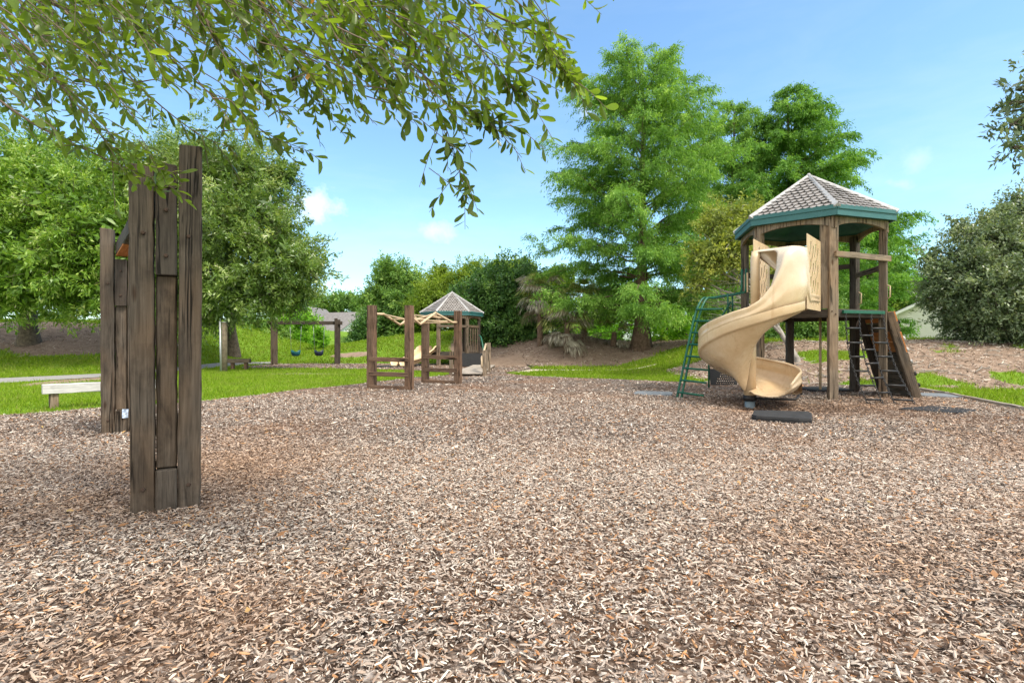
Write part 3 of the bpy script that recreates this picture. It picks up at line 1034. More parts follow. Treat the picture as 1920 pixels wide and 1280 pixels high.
def cypress(name, label, base, H, prof, mat, nb=120, dens=1.0, seed=3, L=.16, W=.035, trunk_r=.34, group='feathery conifers beyond the slide tower', zmin=.13, skew=(0, 0)):
    g = np.random.default_rng(seed); random.seed(seed)
    base = Vector(base)
    root = thing(name, base, label, 'tree', group)
    b = MB()
    trunk_mesh(b, base, base + Vector((g.normal(0, .2), 0, H * .97)), trunk_r, .03, 1.75, 7, 18)
    b.build('trunk', BARK_RED, root, base)
    bb = MB(); lv = Leaves()
    pz = np.array([p[0] for p in prof]); pr = np.array([p[1] for p in prof])
    for i in range(nb):
        t = zmin + (1 - zmin) * (((i + .5) / nb) ** .92 + g.normal(0, .012)); t = min(t, .995)
        az = i * 2.39996 + g.normal(0, .3)
        ln = float(np.interp(t, pz, pr)) * g.uniform(.72, 1.12)
        ca, sa = math.cos(az), math.sin(az)
        ln *= 1 + skew[0] * ca + skew[1] * sa
        z0 = base.z + H * t - ln * .28
        rise = g.uniform(.15, .85) if t < .7 else g.uniform(.5, 1.2)
        if t < .42: rise = g.uniform(-.12, .15) + .5 * max(0, t - .25) / .17 * g.random()
        pts = []
        for k in range(7):
            s = k / 6
            rr = ln * s
            zz = z0 + ln * rise * (s - .45 * s * s) * 1.3
            pts.append(Vector((base.x + ca * rr + g.normal(0, .05) * ln * s * .5, base.y + sa * rr + g.normal(0, .05) * ln * s * .5, zz + g.normal(0, .03) * ln)))
        bb.tube(pts, [(.012 + .055 * (1 - t)) * (1 - .85 * k / 6) + .004 for k in range(7)], 5, False)
        # twigs
        nt = max(5, int(ln * 6.5 * dens))
        for q in range(nt):
            s = .22 + .78 * (q + g.random()) / nt
            f = s * 6; k = min(5, int(f)); p = pts[k].lerp(pts[k + 1], f - k)
            side = 1 if q % 2 else -1
            tl = (.30 + .75 * (1 - abs(s - .55))) * g.uniform(.6, 1.25) * (.5 + .13 * min(ln, 4.5))
            ang = az + side * g.uniform(.45, 1.2)
            if q >= nt - 2: ang = az + g.normal(0, .2)
            e = np.array([math.cos(ang), math.sin(ang), g.uniform(-.35, .45)])
            m = int((26 + 44 * tl) * dens)
            u = g.random(m) ** .8
            pos = np.array(p)[None] + e[None] * (u * tl)[:, None]
            pos[:, 2] -= .50 * tl * u * u
            pos += g.normal(0, .075, (m, 3)) * (.4 + u)[:, None]
            dv = e[None] * .55 + g.normal(0, .5, (m, 3)) + np.array([0, 0, -.75])
            nn = g.normal(0, .6, (m, 3)) + np.array([0, 0, .9])
            tone = np.clip(g.normal(.5, .14) + g.normal(0, .17, m) + .10 * (u - .5), 0, 1)
            lv.add(pos, dv, nn, L * np.exp(g.normal(0, .25, m)), W * np.exp(g.normal(0, .25, m)), tone)
    bb.build('branches', BARK_RED, root, base)
    lv.build('crown', mat, root, base)
    return root


def gz(x, y):
    return float(terr(x, y))


def pf(px, py, d, r):
    return (P(px, py, d), r)


# left oaks
ba = Vector((-22.3, 24.6, 0)); ba.z = gz(ba.x, ba.y)
puff_tree('oak_tree', 'broad bright oak on the brown mound at the far left, trunk bare below', 'tree', ba,
          [pf(-120, 480, 23, 3.2), pf(-30, 400, 22.5, 2.6), pf(60, 360, 22.5, 2.4), pf(140, 400, 22, 2.2), pf(30, 480, 21.5, 2.1), pf(120, 490, 21.5, 2.1), pf(205, 440, 22, 2.1), pf(215, 520, 22, 1.8), pf(20, 560, 21.5, 1.2), pf(135, 560, 22.5, 1.2), pf(-70, 330, 24, 2.4), pf(215, 350, 24, 2.1), pf(90, 310, 25, 2.2), pf(230, 580, 23, .9)],
          L_OAK, 80000, .20, .055, (.28, .2), BARK, P(60, 470, 24.6), 'oaks on the left', .42, 60, .35, .5, .85, 1.9, 11, wisps=.05)
bb_ = Vector((-14.6, 28.0, 0)); bb_.z = gz(bb_.x, bb_.y)
puff_tree('oak_tree', 'large grey-green oak leaning its crown out over the swing set', 'tree', bb_,
          [pf(330, 400, 24, 2.3), pf(400, 330, 24, 2.1), pf(455, 330, 23.5, 1.8), pf(380, 480, 23, 2.1), pf(455, 430, 23, 2.2), pf(500, 400, 22.5, 1.5), pf(520, 480, 22, 1.7), pf(565, 500, 22, 1.15), pf(500, 550, 22, 1.3), pf(430, 550, 22, 1.5), pf(330, 560, 23, 1.6), pf(290, 480, 24, 2.0), pf(550, 555, 23, .9), pf(480, 340, 24, 1.4), pf(535, 325, 24, .8), pf(350, 300, 25, 1.7), pf(390, 590, 23, .9), pf(290, 340, 25, 1.7), pf(590, 490, 22.5, .6)],
          L_OAK2, 100000, .18, .050, (.25, .19), BARK, P(425, 520, 27), 'oaks on the left', .38, 60, .3, .5, .85, 1.5, 12, wisps=.22, core=.12)

# conifers
cb = Vector((6.75, 27.8, 0)); cb.z = gz(cb.x, cb.y)
PR1 = [(.12, 4.2), (.2, 5.0), (.33, 5.1), (.5, 4.7), (.65, 4.2), (.78, 3.5), (.88, 2.8), (.95, 2.0), (1, .9)]
cypress('conifer_tree', 'tall broad feathery conifer with a flared brown trunk on the palm mound', cb, 15.2, PR1, L_CYP, 158, 1.02, 21, .17, .040, .33, skew=(-.06, 0), zmin=.19)
c3 = Vector((18.1, 34.5, gz(18.1, 34.5)))
PR3 = [(.08, 6.0), (.3, 6.6), (.45, 5.6), (.6, 4.4), (.75, 3.1), (.86, 2.1), (.94, 1.2), (1, .3)]
cypress('conifer_tree', 'pointed deep green conifer directly above the tower roof', c3, 16.4, PR3, L_CYP2, 150, 1.1, 22, .20, .05, .3, skew=(.10, 0))
c2 = Vector((15.3, 37.0, gz(15.3, 37)))
PR2 = [(.15, 5.0), (.4, 5.0), (.6, 4.0), (.8, 2.7), (.92, 1.6), (1, .5)]
cypress('conifer_tree', 'narrow conifer squeezed between the broad one and the pointed one', c2, 16.4, PR2, L_CYP, 125, 1.0, 23, .20, .05, .28)

c4 = Vector((42.0, 63.0, gz(42, 63)))
cypress('conifer_tree', 'lower conifer filling in just right of the tower roof', c4, 14.6, [(.1, 5.6), (.4, 5.4), (.7, 4.0), (.9, 2.0), (1, .5)], L_CYP2, 120, .9, 24, .30, .075, .3, skew=(0, 0), zmin=.12)
# olive crape-myrtle-like tree left of the tower
mb = P(1497, 676, 17.2); mb.z = gz(mb.x, mb.y)
puff_tree('small_tree', 'olive-leaved small tree with bare grey twigs behind the green ladder', 'tree', mb,
          [pf(1385, 410, 18.5, .75), pf(1345, 420, 18, .7), pf(1360, 465, 17.5, .9), pf(1320, 480, 17.5, .6), pf(1400, 480, 18.5, .9), pf(1415, 400, 19, .55), pf(1310, 530, 17.5, .45), pf(1450, 570, 19, .8), pf(1480, 520, 19.5, .9)],
          L_OLIVE, 17000, .115, .042, (.10, .07), BARK_PALE, P(1450, 600, 17.6), None, .33, 45, .15, .45, .9, 1.3, 31, limb_r=.05, wisps=.12)
tw = MB(); random.seed(5)
for i in range(120):
    a = P(random.uniform(1345, 1430), random.uniform(500, 600), random.uniform(17.2, 18.6)); e = a + Vector((random.uniform(-1.5, .3), random.uniform(-.5, .4), random.uniform(-.25, .45)))
    tw.tube([a, a.lerp(e, .5) + Vector((0, 0, random.uniform(-.05, .2))), e], .010, 4, False, .003)
for i in range(6):
    a = P(1450 + random.uniform(-25, 25), 600, 17.6); e = P(random.uniform(1345, 1440), random.uniform(490, 590), 17.8)
    limb(tw, a, e, .04, .012, .1, .2, 5, 5)
tw_o = tw.build('bare_twigs', BARK_PALE, None, mb)
for o_ in list(bpy.data.objects):
    if o_.name.startswith('small_tree') and o_.type == 'EMPTY':
        attach(tw_o, o_)

# right oak (grey green)
rb = Vector((19.6, 21.0, 0)); rb.z = gz(19.6, 21)
puff_tree('oak_tree', 'dense grey-green oak covering the right edge above the bare berm', 'tree', rb,
          [pf(1870, 455, 19, 1.2), pf(1920, 420, 19.5, 1.1), pf(1815, 480, 19, .75), pf(1775, 505, 19, .6), pf(1850, 535, 18.5, 1.3), pf(1795, 560, 19, .9), pf(1910, 500, 18.5, 1.4), pf(1920, 590, 18.5, 1.4), pf(1840, 600, 18.8, 1.0), pf(1975, 450, 19, 1.5), pf(1980, 560, 19, 2), pf(1800, 605, 19.5, .7),
           pf(1793, 415, 19.5, .22), pf(1788, 440, 19.4, .32), pf(1755, 470, 19.3, .28), pf(1735, 485, 19.3, .22), pf(1815, 435, 19.3, .35), pf(1845, 415, 19.3, .35), pf(1875, 395, 19.5, .3), pf(1905, 372, 19.5, .40), pf(1745, 530, 19.2, .30), pf(1735, 560, 19.2, .28), pf(1985, 400, 19, 1.1), pf(1760, 540, 19.2, .45)],
          L_GREY, 100000, .105, .050, (.3, .2), BARK, P(1900, 520, 20.5), 'oaks on the right', .26, 42, .15, .35, .85, 1.5, 41, wisps=.25, core=.06, elong=1.2)
# nearer branch reaching in at the right edge
nb_ = Vector((9.4, 6.6, 0))
puff_tree('oak_tree', 'sprig of dark oak leaves reaching in from the upper right corner', 'tree', nb_,
          [pf(1905, 165, 7.6, .20), pf(1895, 235, 7.6, .22), pf(1925, 210, 7.7, .28), pf(1900, 275, 7.5, .20), pf(1960, 190, 7.7, .5), pf(1965, 250, 7.6, .32), pf(1890, 195, 7.6, .12), pf(1990, 90, 7.7, .6), pf(2060, 170, 7.4, .7)],
          L_GREY, 2600, .085, .030, (.24, .16), BARK, (9.3, 6.9, 5.2), 'oaks on the right', .13, 26, .0, .5, .9, 1.5, 42, limb_r=.03)

# hedge, centre trees
puff_tree('laurel_tree', 'dense dark green laurel mass behind the small tower', 'tree', Vector((.0, 33.5, gz(0, 33.5))),
          [pf(905, 560, 32, 1.7), pf(960, 540, 32, 1.7), pf(930, 620, 31.5, 1.6), pf(980, 610, 31.5, 1.5), pf(900, 630, 32.5, 1.3), pf(1000, 560, 32.5, 1.4), pf(960, 650, 31, .9), pf(1005, 640, 31.5, .9), pf(915, 520, 33, 1.0), pf(985, 515, 33, .9), pf(1040, 580, 33, 1.4), pf(870, 580, 33, 1.2)],
          L_HEDGE, 42000, .17, .075, (.2, .14), BARK, None, 'trees in the middle distance', .5, 55, .2, .55, .95, 1.3, 51)
puff_tree('leafy_tree', 'yellow-green tree rising behind the small tower roof', 'tree', Vector((-5.0, 42, gz(-5, 42))),
          [pf(830, 545, 42, 2.0), pf(880, 530, 42, 1.8), pf(800, 575, 41, 1.6), pf(850, 580, 41, 1.7), pf(910, 545, 42, 1.5), pf(825, 515, 43, 1.0), pf(890, 505, 43, .9), pf(940, 510, 44, 1.2), pf(870, 620, 42, 1.6), pf(800, 620, 42, 1.4), pf(930, 600, 43, 1.8)],
          L_YEL, 30000, .24, .085, (.22, .15), BARK, None, 'trees in the middle distance', .6, 55, .2, .5, .9, 1.3, 52, wisps=.06)
puff_tree('leafy_tree', 'rounded mid green tree left of the small tower', 'tree', Vector((-11.0, 50, gz(-11, 50))),
          [pf(735, 520, 50, 1.9), pf(715, 550, 50, 1.6), pf(770, 530, 50, 1.6), pf(755, 570, 49, 2.0), pf(705, 590, 49, 1.5), pf(740, 610, 49, 2.0), pf(790, 560, 50, 1.5), pf(690, 560, 51, 1.0), pf(725, 500, 51, 1.0), pf(795, 610, 50, 1.6), pf(690, 625, 48, 1.3)],
          L_FAR, 30000, .25, .09, (.25, .16), BARK, None, 'trees in the middle distance', .6, 55, .2, .5, .9, 1.3, 53, wisps=.06)
puff_tree('leafy_tree', 'bright lime bushy tree hanging behind the bucket swings', 'tree', Vector((-14.7, 39, gz(-14.7, 39))),
          [pf(565, 610, 39, 1.3), pf(580, 630, 38.5, .75), pf(540, 625, 38.5, 1.0), pf(560, 645, 38, .9), pf(550, 590, 40, 1.1), pf(535, 655, 38, .6), pf(585, 650, 38, .8)],
          L_LIME, 15000, .20, .085, (.12, .08), BARK, None, 'trees in the middle distance', .45, 45, .2, .5, .9, 1.3, 54)
puff_tree('leafy_tree', 'thin lime sapling just left of the right swing post', 'tree', P(600, 652, 34),
          [pf(600, 622, 34, .25), pf(597, 634, 34, .35), pf(603, 641, 34, .32)],
          L_LIME, 1500, .16, .07, (.05, .03), BARK, None, 'trees in the middle distance', .25, 30, .2, .4, .9, 1.2, 55)
puff_tree('dark_shrub', 'dark bushy shrub between the white house and the climber', 'shrub', Vector((-13.0, 46, gz(-13, 46))),
          [pf(676, 618, 46, .7), pf(684, 630, 46, .9), pf(662, 636, 46, .45), pf(690, 605, 47, .9), pf(700, 640, 46, .7), pf(672, 632, 47, .7)],
          L_HEDGE, 9000, .2, .08, (.1, .07), BARK, None, 'shrubs in the middle distance', .45, 45, .2, .5, .9, 1.2, 56)
puff_tree('leafy_shrub', 'mixed green shrub row in the dip behind the wooden post', 'shrub', Vector((-17.0, 37, gz(-17, 37))),
          [pf(455, 650, 34, .9), pf(480, 640, 36, 1.2), pf(505, 650, 36, 1.0), pf(470, 665, 33.5, .6), pf(520, 640, 37, 1.0), pf(500, 620, 38, 1.2), pf(455, 620, 38, 1.3), pf(395, 620, 38, 1.5), pf(425, 640, 37, 1.0), pf(490, 668, 33, .5), pf(365, 635, 37, 1.0)],
          L_FAR, 16000, .19, .08, (.08, .05), BARK, None, 'shrubs in the middle distance', .4, 45, .2, .5, .9, 1.2, 57)
puff_tree('leafy_shrub', 'shrubs in the gap between cypress trunk and green ladder', 'shrub', Vector((10.2, 32.5, gz(10.2, 32.5))),
          [pf(1245, 630, 31, 1.0), pf(1275, 615, 31.5, 1.2), pf(1300, 640, 30, .9), pf(1225, 600, 33, 1.2), pf(1330, 620, 31, 1.2), pf(1260, 590, 34, 1.3), pf(1150, 620, 36, 1.3), pf(1180, 555, 41, 1.7), pf(1135, 570, 41, 1.7), pf(1185, 600, 37, 1.5), pf(1110, 615, 38, 1.4)],
          L_LIME, 15000, .17, .06, (.08, .05), BARK, None, 'shrubs in the middle distance', .42, 45, .2, .5, .9, 1.2, 58)
puff_tree('leafy_shrub', 'dark undergrowth seen between the legs of the slide tower', 'shrub', Vector((14.5, 24.5, gz(14.5, 24.5))),
          [pf(1450, 620, 24, .9), pf(1500, 610, 24, 1.0), pf(1550, 615, 24, 1.0), pf(1600, 612, 25, .9), pf(1400, 610, 25, 1.1), pf(1530, 580, 26, 1.2), pf(1350, 615, 26, 1.2)],
          L_FAR, 20000, .14, .05, (.08, .05), BARK, None, 'shrubs in the middle distance', .4, 50, .2, .5, .9, 1.2, 59)
# far trees along the horizon
far_spots = [(470, 560, 70, 4.2), (585, 560, 92, 2.6), (640, 565, 92, 3.0), (540, 575, 80, 3.2), (1010, 530, 60, 3.2), (1110, 590, 62, 3.0), (1300, 580, 66, 4.5), (1660, 540, 62, 5.0), (1750, 560, 75, 3.6), (625, 585, 96, 2.0), (300, 560, 66, 4.5), (60, 560, 60, 4.5), (1860, 560, 60, 5.0)]
far_label = ['far oak showing between the two left crowns and the swing beam', 'far hazy tree just above the white gable', 'far round tree behind the grey roof ridge', 'far tree filling the dip beside the white gable', 'far tree topping out above the laurel', 'far tree behind the palms', 'far tree behind the broad conifer', 'far tree low to the right of the tower', 'far tree above the white sided gable', 'far pale tree tucked behind the gable roof', 'far tree glimpsed behind the timber frame', 'far tree glimpsed under the leftmost oak crown', 'far tree hidden behind the right oak']
for i, (px, py, d, r) in enumerate(far_spots):
    c = P(px, py, d); bs = Vector((c.x, c.y, gz(c.x, c.y) - .2))
    rr = random.Random(i)
    pp = [(c + Vector((rr.uniform(-1, 1) * r, rr.uniform(-.5, .5) * r, rr.uniform(-.8, .5) * r)), r * rr.uniform(.4, .62)) for _ in range(7)]
    puff_tree('far_tree', far_label[i], 'tree', bs, pp, (L_FAR, L_YEL, L_FAR)[i % 3], 7000, .38, .15, (.25, .18), BARK, None, 'far trees along the horizon', .8, 45, .15, .5, .85, 1.2, 60 + i, twigs=False)


# palms
def palm(name, label, base, H, fr, seed, R0=1.2, dead=.6):
    g = random.Random(seed); rg = np.random.default_rng(seed); random.seed(seed)
    base = Vector(base)
    root = thing(name, base, label, 'palm', 'shaggy palms on the mound')
    b = MB(); trunk_mesh(b, base, base + Vector((.05, 0, H)), .16, .13, 1.2); b.build('trunk', BARK_RED, root, base)
    lg = Leaves(); ld = Leaves(); st = MB()
    for i in range(fr):
        az = i * 2.4 + g.uniform(-.4, .4)
        el = g.uniform(-.9, 1.0)
        isdead = el < (-.1 if g.random() < .8 else .6) or g.random() < dead * .4
        pl = g.uniform(.5, .9) * R0
        o = base + Vector((0, 0, H - (.1 if el > 0 else .35) * g.random()))
        dr = Vector((math.cos(az) * math.cos(el), math.sin(az) * math.cos(el), math.sin(el)))
        e = o + dr * pl + Vector((0, 0, -.12 * pl))
        st.tube([o, o.lerp(e, .5) + Vector((0, 0, .06)), e], .014, 5, False, .008)
        m = 30
        side = dr.cross(Vector((0, 0, 1))).normalized(); upv = side.cross(dr)
        fan = np.linspace(-1.25, 1.25, m)
        for a in fan:
            d0 = dr * math.cos(a) + side * math.sin(a)
            ll = g.uniform(.6, .95) * R0 * (.75 if abs(a) > .9 else 1)
            p0 = np.array(e); d0 = np.array(d0)
            # two bent pieces: stiff half, drooping half
            mid = p0 + d0 * ll * .5
            d1 = d0 * .6 + np.array([0, 0, -1.0]) * g.uniform(.5, 1.1)
            tgt = ld if isdead else lg
            t = np.clip(rg.normal(.5, .25, 1), 0, 1)
            nrm = np.array([upv]) + rg.normal(0, .2, (1, 3))
            tgt.add(p0[None], d0[None], nrm, [ll * .62], [.045], t, .1)
            tgt.add(mid[None], unit(d1[None]), nrm, [ll * .6], [.032], t, .1)
    st.build('stems', BARK_RED, root, base)
    if lg.V: lg.build('green_fronds', L_PALM, root, base)
    if ld.V: ld.build('dry_fronds', L_DEAD, root, base)


def on(px, d):
    x = (px - 960) / FPX * d
    return Vector((x, d, gz(x, d)))


palm('palm_tree', 'tallest shaggy palm with grey hanging skirt against the laurel', on(1012, 28.8), 3.0, 30, 71, 1.12, .9)
palm('palm_tree', 'low wide palm with drooping tan fronds under the conifer', on(1062, 27.2), 1.5, 28, 72, 1.08, .6)
palm('palm_tree', 'green palm half hidden behind the low one', on(1095, 29.5), 2.3, 26, 73, 1.2, .3)
palm('palm_tree', 'small slumped palm with one brown frond left of the conifer trunk', on(1150, 28.6), .75, 9, 74, .85, .9)


# ------------------------------------------------------------------ overhanging oak, leaves close to the lens
def front_oak():
    g = np.random.default_rng(5); random.seed(5)
    base = Vector((-6.2, 1.6, 0))
    root = thing('oak_tree', base, 'olive-leaved oak boughs overhanging the top left close to the lens', 'tree', 'overhanging oak')
    b = MB()
    trunk_mesh(b, base, base + Vector((.3, .1, 4.2)), .34, .24, 1.5)
    b.build('trunk', BARK, root, base)
    poly = [(-40, -60), (1085, -60), (1080, 30), (1095, 110), (1110, 160), (1078, 205), (1055, 150), (1010, 100), (985, 130), (940, 130), (930, 180), (970, 235), (930, 260), (945, 310), (905, 330), (888, 390), (868, 370), (862, 300), (840, 262), (790, 262), (700, 255), (640, 275), (580, 285), (530, 280), (470, 290), (415, 255), (385, 225), (335, 225), (300, 275), (230, 275), (150, 290), (60, 270), (-40, 280)]
    br = MB()
    LV = []; LF = []; LR = []; nb = 0
    tmpl_u = np.array([0, .16, .42, .70, .90, 1.0])
    tmpl_w = np.array([.10, .42, .88, 1.0, .62, .02])
    # leaf template: 3 columns x 6 rows
    rows = len(tmpl_u)
    F1 = []
    for i in range(rows - 1):
        for j in range(2):
            a = i * 3 + j
            F1.append((a, a + 1, a + 4, a + 3))
    F1 = np.array(F1)

    def leaf(p, d, n, L, W, r):
        nonlocal nb
        if p[1] < 2.0: return
        d = d / np.linalg.norm(d); s = np.cross(d, n); s /= np.linalg.norm(s); n = np.cross(s, d)
        cur = g.normal(-.05, .30); fold = g.uniform(.0, .6); roll = g.normal(0, .18)
        V = np.empty((rows * 3, 3))
        for i in range(rows):
            u = tmpl_u[i]
            c = p + d * L * u + n * L * cur * u * u + s * L * roll * u * u
            hw = W * .5 * tmpl_w[i]
            V[i * 3] = c - s * hw + n * hw * fold
            V[i * 3 + 1] = c
            V[i * 3 + 2] = c + s * hw + n * hw * fold
        LV.append(V); LF.append(F1 + nb); LR.append(np.full(rows * 3, r)); nb += rows * 3

    def twig(pts, nl, r0=.004, size=1.0, start=.15, tone=0.0):
        pts = [Vector(p) for p in pts]
        if min(p.y for p in pts) < 2.02 and r0 < .004: return
        sp = smoothpath(pts, 4)
        br.tube(sp, r0, 5, False, .0012)
        m = len(sp)
        for i in range(nl):
            t = start + (1 - start) * (i + g.random() * .6) / nl
            f = min(t, .999) * (m - 1); k = int(f)
            p = sp[k].lerp(sp[k + 1], f - k)
            ax = (sp[k + 1] - sp[k]).normalized()
            a = i * 2.4 + g.normal(0, .5)
            o1 = ax.orthogonal().normalized(); o2 = ax.cross(o1)
            d = ax * g.uniform(.35, .95) + (o1 * math.cos(a) + o2 * math.sin(a)) * .75 + Vector((0, 0, -.22))
            L = min(.084, .062 * size * math.exp(g.normal(0, .26))); W = L * g.uniform(.30, .46)
            nn = np.array([g.normal(0, .55), g.normal(0, .55), 1.0])
            if g.random() < .25: nn = g.normal(0, 1, 3)
            leaf(np.array(p), np.array(d), nn, L, W, float(np.clip(g.beta(2.2, 2.4) + tone + (.35 if g.random() < .05 else 0), 0, 1)))

    def PP(a): return P(*a)
    # big limbs passing above the frame and down into it
    limbs = [[(-5.9, 1.7, 4.1), (-4.2, 2.4, 4.15), (-2.6, 2.9, 3.9), (-1.3, 3.0, 3.55), (-.2, 3.0, 3.35), (.5, 2.9, 3.2)],
             [(-5.9, 1.7, 4.1), (-4.4, 2.2, 3.9), (-3.3, 2.9, 3.5), (-2.5, 3.3, 3.1)],
             [(-5.9, 1.7, 4.1), (-3.6, 1.6, 3.8), (-1.9, 1.9, 3.2), (-.9, 2.2, 2.85)]]
    for l in limbs:
        sp = smoothpath(l, 5)
        br.tube(sp, .075, 8, False, .012)
        for i in range(46):
            k = len(sp) // 3 + int(g.random() ** .7 * (len(sp) * 2 // 3 - 1)); p = sp[min(k, len(sp) - 1)]
            if p.y < 2.25: continue
            dd = Vector((g.normal(.35, .5), g.normal(.1, .5), g.normal(.15, .3))).normalized() * g.uniform(.25, .6)
            twig([p, p + dd * .5 + Vector((0, 0, .04)), p + dd], 11, .0035, 1.0, .2)
    # explicit branches seen in the photograph
    B = [([(300, -90, 2.4), (370, 10, 2.45), (400, 70, 2.5), (435, 130, 2.5), (465, 178, 2.5)], .0105),
         ([(450, -60, 2.6), (520, 60, 2.6), (560, 130, 2.65), (600, 200, 2.7)], .006),
         ([(560, -60, 2.7), (640, 50, 2.7), (700, 120, 2.7), (730, 160, 2.7)], .006),
         ([(700, -30, 2.6), (770, 90, 2.6), (820, 200, 2.6), (850, 280, 2.6), (880, 380, 2.6)], .005),
         ([(800, -60, 2.3), (930, 30, 2.3), (1000, 60, 2.3), (1045, 125, 2.3), (1085, 165, 2.3)], .006),
         ([(840, 40, 2.5), (900, 90, 2.5), (950, 150, 2.5), (980, 170, 2.5)], .004),
         ([(760, 110, 2.6), (840, 180, 2.6), (900, 215, 2.6), (965, 238, 2.6)], .004),
         ([(0, 40, 2.6), (90, 130, 2.6), (170, 230, 2.6), (240, 310, 2.6)], .007),
         ([(-40, 160, 2.8), (60, 230, 2.8), (160, 280, 2.75), (250, 320, 2.7), (320, 345, 2.6)], .008),
         ([(60, -40, 2.8), (180, 80, 2.8), (280, 180, 2.8), (370, 250, 2.8), (440, 280, 2.8)], .007),
         ([(180, -40, 3.0), (300, 90, 3.0), (400, 180, 3.0), (500, 250, 3.0), (570, 280, 3.0)], .006)]
    for pts, r in B:
        sp = [PP(p) for p in pts]
        twig(sp, 10, r, 1.0, .45)
        sp2 = smoothpath(sp, 4); m = len(sp2)
        for i in range(11):
            t = .2 + .8 * i / 11
            f = t * (m - 1) * .999; k = int(f)
            p = sp2[k].lerp(sp2[k + 1], f - k); ax = (sp2[k + 1] - sp2[k]).normalized()
            o1 = Vector((0, 0, 1)).cross(ax).normalized()
            dd = ax * .8 + Vector((g.normal(0, .4), g.normal(0, .4), g.normal(-.15, .3)))
            l = g.uniform(.10, .26)
            twig([p, p + dd * l * .5, p + dd * l + Vector((0, 0, -.03))], 8, .0022, .95, .1)
    # tip sprays
    for (px, py, d) in ((880, 375, 2.6), (1080, 160, 2.3), (960, 236, 2.6), (1060, 120, 2.3), (870, 300, 2.6), (330, 335, 2.5), (300, 330, 2.5), (975, 165, 2.5)):
        for _ in range(2):
            e = P(px + g.normal(0, 8), py + g.normal(0, 8), d); s0 = P(px - 45 + g.normal(0, 20), py - 60 + g.normal(0, 20), d + g.normal(0, .05))
            twig([s0, s0.lerp(e, .5), e], 9, .002, 1.0, .1)
    # filling sprays
    cnt = 0
    while cnt < 640:
        px = g.uniform(-60, 1090); py = g.uniform(-60, 340)
        if not in_poly(np.array([px]), np.array([py]), poly)[0]: continue
        dens = 1.0
        if px > 640 and py > 170: dens = .42
        if px > 860: dens = .35
        if px < 330: dens = 1.0
        if 380 < px < 640 and py > 60 and g.random() < .5: continue
        if g.random() > .35 + .65 * float(sstep(.36, .52, fnoise(px / 100, py / 100, .8, 40))): continue
        if g.random() > dens: continue
        if py > 120 and px < 640 and g.random() < .35: continue
        d = g.uniform(2.1, 4.2) if px < 650 else g.uniform(2.1, 3.3)
        cnt += 1
        e = P(px, py, d)
        l = g.uniform(.35, .75)
        back = Vector((-.62 + g.normal(0, .18), g.normal(0, .28), .62 + g.normal(0, .18)))
        s0 = e + back * l
        mid = s0.lerp(e, .5) + Vector((0, 0, .05))
        twig([s0, mid, e], int(g.integers(8, 15)), .0032, 1.0, .3, -.08 if py < 60 else 0)
    br.build('branches', TWIG, root, base)
    V = np.concatenate(LV) - np.array(base)[None]
    raw_mesh('foliage', V, np.concatenate(LF), L_FRONT, root, Matrix.Translation(base), smooth=True, attrs={'rnd': np.concatenate(LR)})


front_oak()


# ------------------------------------------------------------------ timber swing frame, near left
def timber_frame():
    c0 = Vector((-2.463, 3.805, 0)); c1 = Vector((-5.143, 7.025, 0))
    bdir = (c1 - c0).normalized()
    side = Vector((.867, .4976, 0)); ax = Vector((-.4976, .867, 0))
    root = thing('timber_swing_frame', c0, 'tall weathered timber frame of bolted upright boards standing in the mulch, nearest the camera', 'swing frame')
    for i, (c, hl, hr) in enumerate(((c0, 2.42, 2.60), (c1, 2.66, 2.60))):
        w, t = .142, .14
        up = ax
        gap = .004
        lo = -.25
        inn = .126
        off = inn / 2 + gap + w / 2
        for s, h in ((-1, hl), (1, hr)):
            p = c + side * s * off
            board('upright', p + Vector((0, 0, lo)), p + Vector((.012 * s, 0, h)), w, t, W_NEAR, root, up, 26, .004, .06, skew=.06 * s)
        # inner pieces
        board('filler_post', c + ax * .02 + Vector((0, 0, .31)), c + ax * .02 + Vector((0, 0, 1.66)), inn, t * .8, W_NEAR, root, up, 16, .003)
        board('upper_block', c - ax * .012 + Vector((0, 0, 1.665)), c - ax * .012 + Vector((0, 0, 2.27)), inn, t, W_DARK, root, up, 8, .002, .09)
        board('lower_block', c - ax * .010 + Vector((0, 0, lo)), c - ax * .010 + Vector((0, 0, .30)), inn, t, W_NEAR, root, up, 6, .002, .09)
    for c in (c0, c1):
        for s, zz in ((-1, 1.95), (1, 1.95), (-1, .18), (1, .18), (0, 2.12), (0, 1.80)):
            q = c + side * (s * .135) - ax * (.073 if s else .086) + Vector((0, 0, zz))
            tubeobj('bolt', [q + ax * .02, q - ax * .006, q - ax * .010], .016, RUST, root, 10, .011)
    board('top_beam', c0 - bdir * .06 + Vector((0, 0, 2.365)), c1 + bdir * .12 + Vector((0, 0, 2.425)), .12, .17, W_DARK, root, (0, 0, 1), 24, .003)
    pl = board('beam_end_plate', c1 - bdir * 1.1 + Vector((0, 0, 2.315)), c1 + bdir * .0 + Vector((0, 0, 2.325)), .118, .02, W_ORANGE, root, (0, 0, 1), 5, .001)
    pl['label'] = 'orange raw-wood underside of the beam'
    b = MB()
    p = c1 + side * .05 - ax * .09 + Vector((0, 0, .26))
    vs = []; fs = []
    for i in range(4):
        for j in range(4):
            vs.append(p + side * (i - 1.5) * .022 + Vector((0, 0, (j - 1.5) * .038)) - ax * (.012 * math.sin(i * 2.1 + j * 1.3) + .01))
    for i in range(3):
        for j in range(3):
            a = i * 4 + j
            fs.append((a, a + 1, a + 5, a + 4))
    b.add(vs, fs)
    s = b.build('paper_scrap', SCRAP, None, p)
    tag(s, 'blue and white paper scrap stuck low on the farther timber upright', 'scrap')


timber_frame()


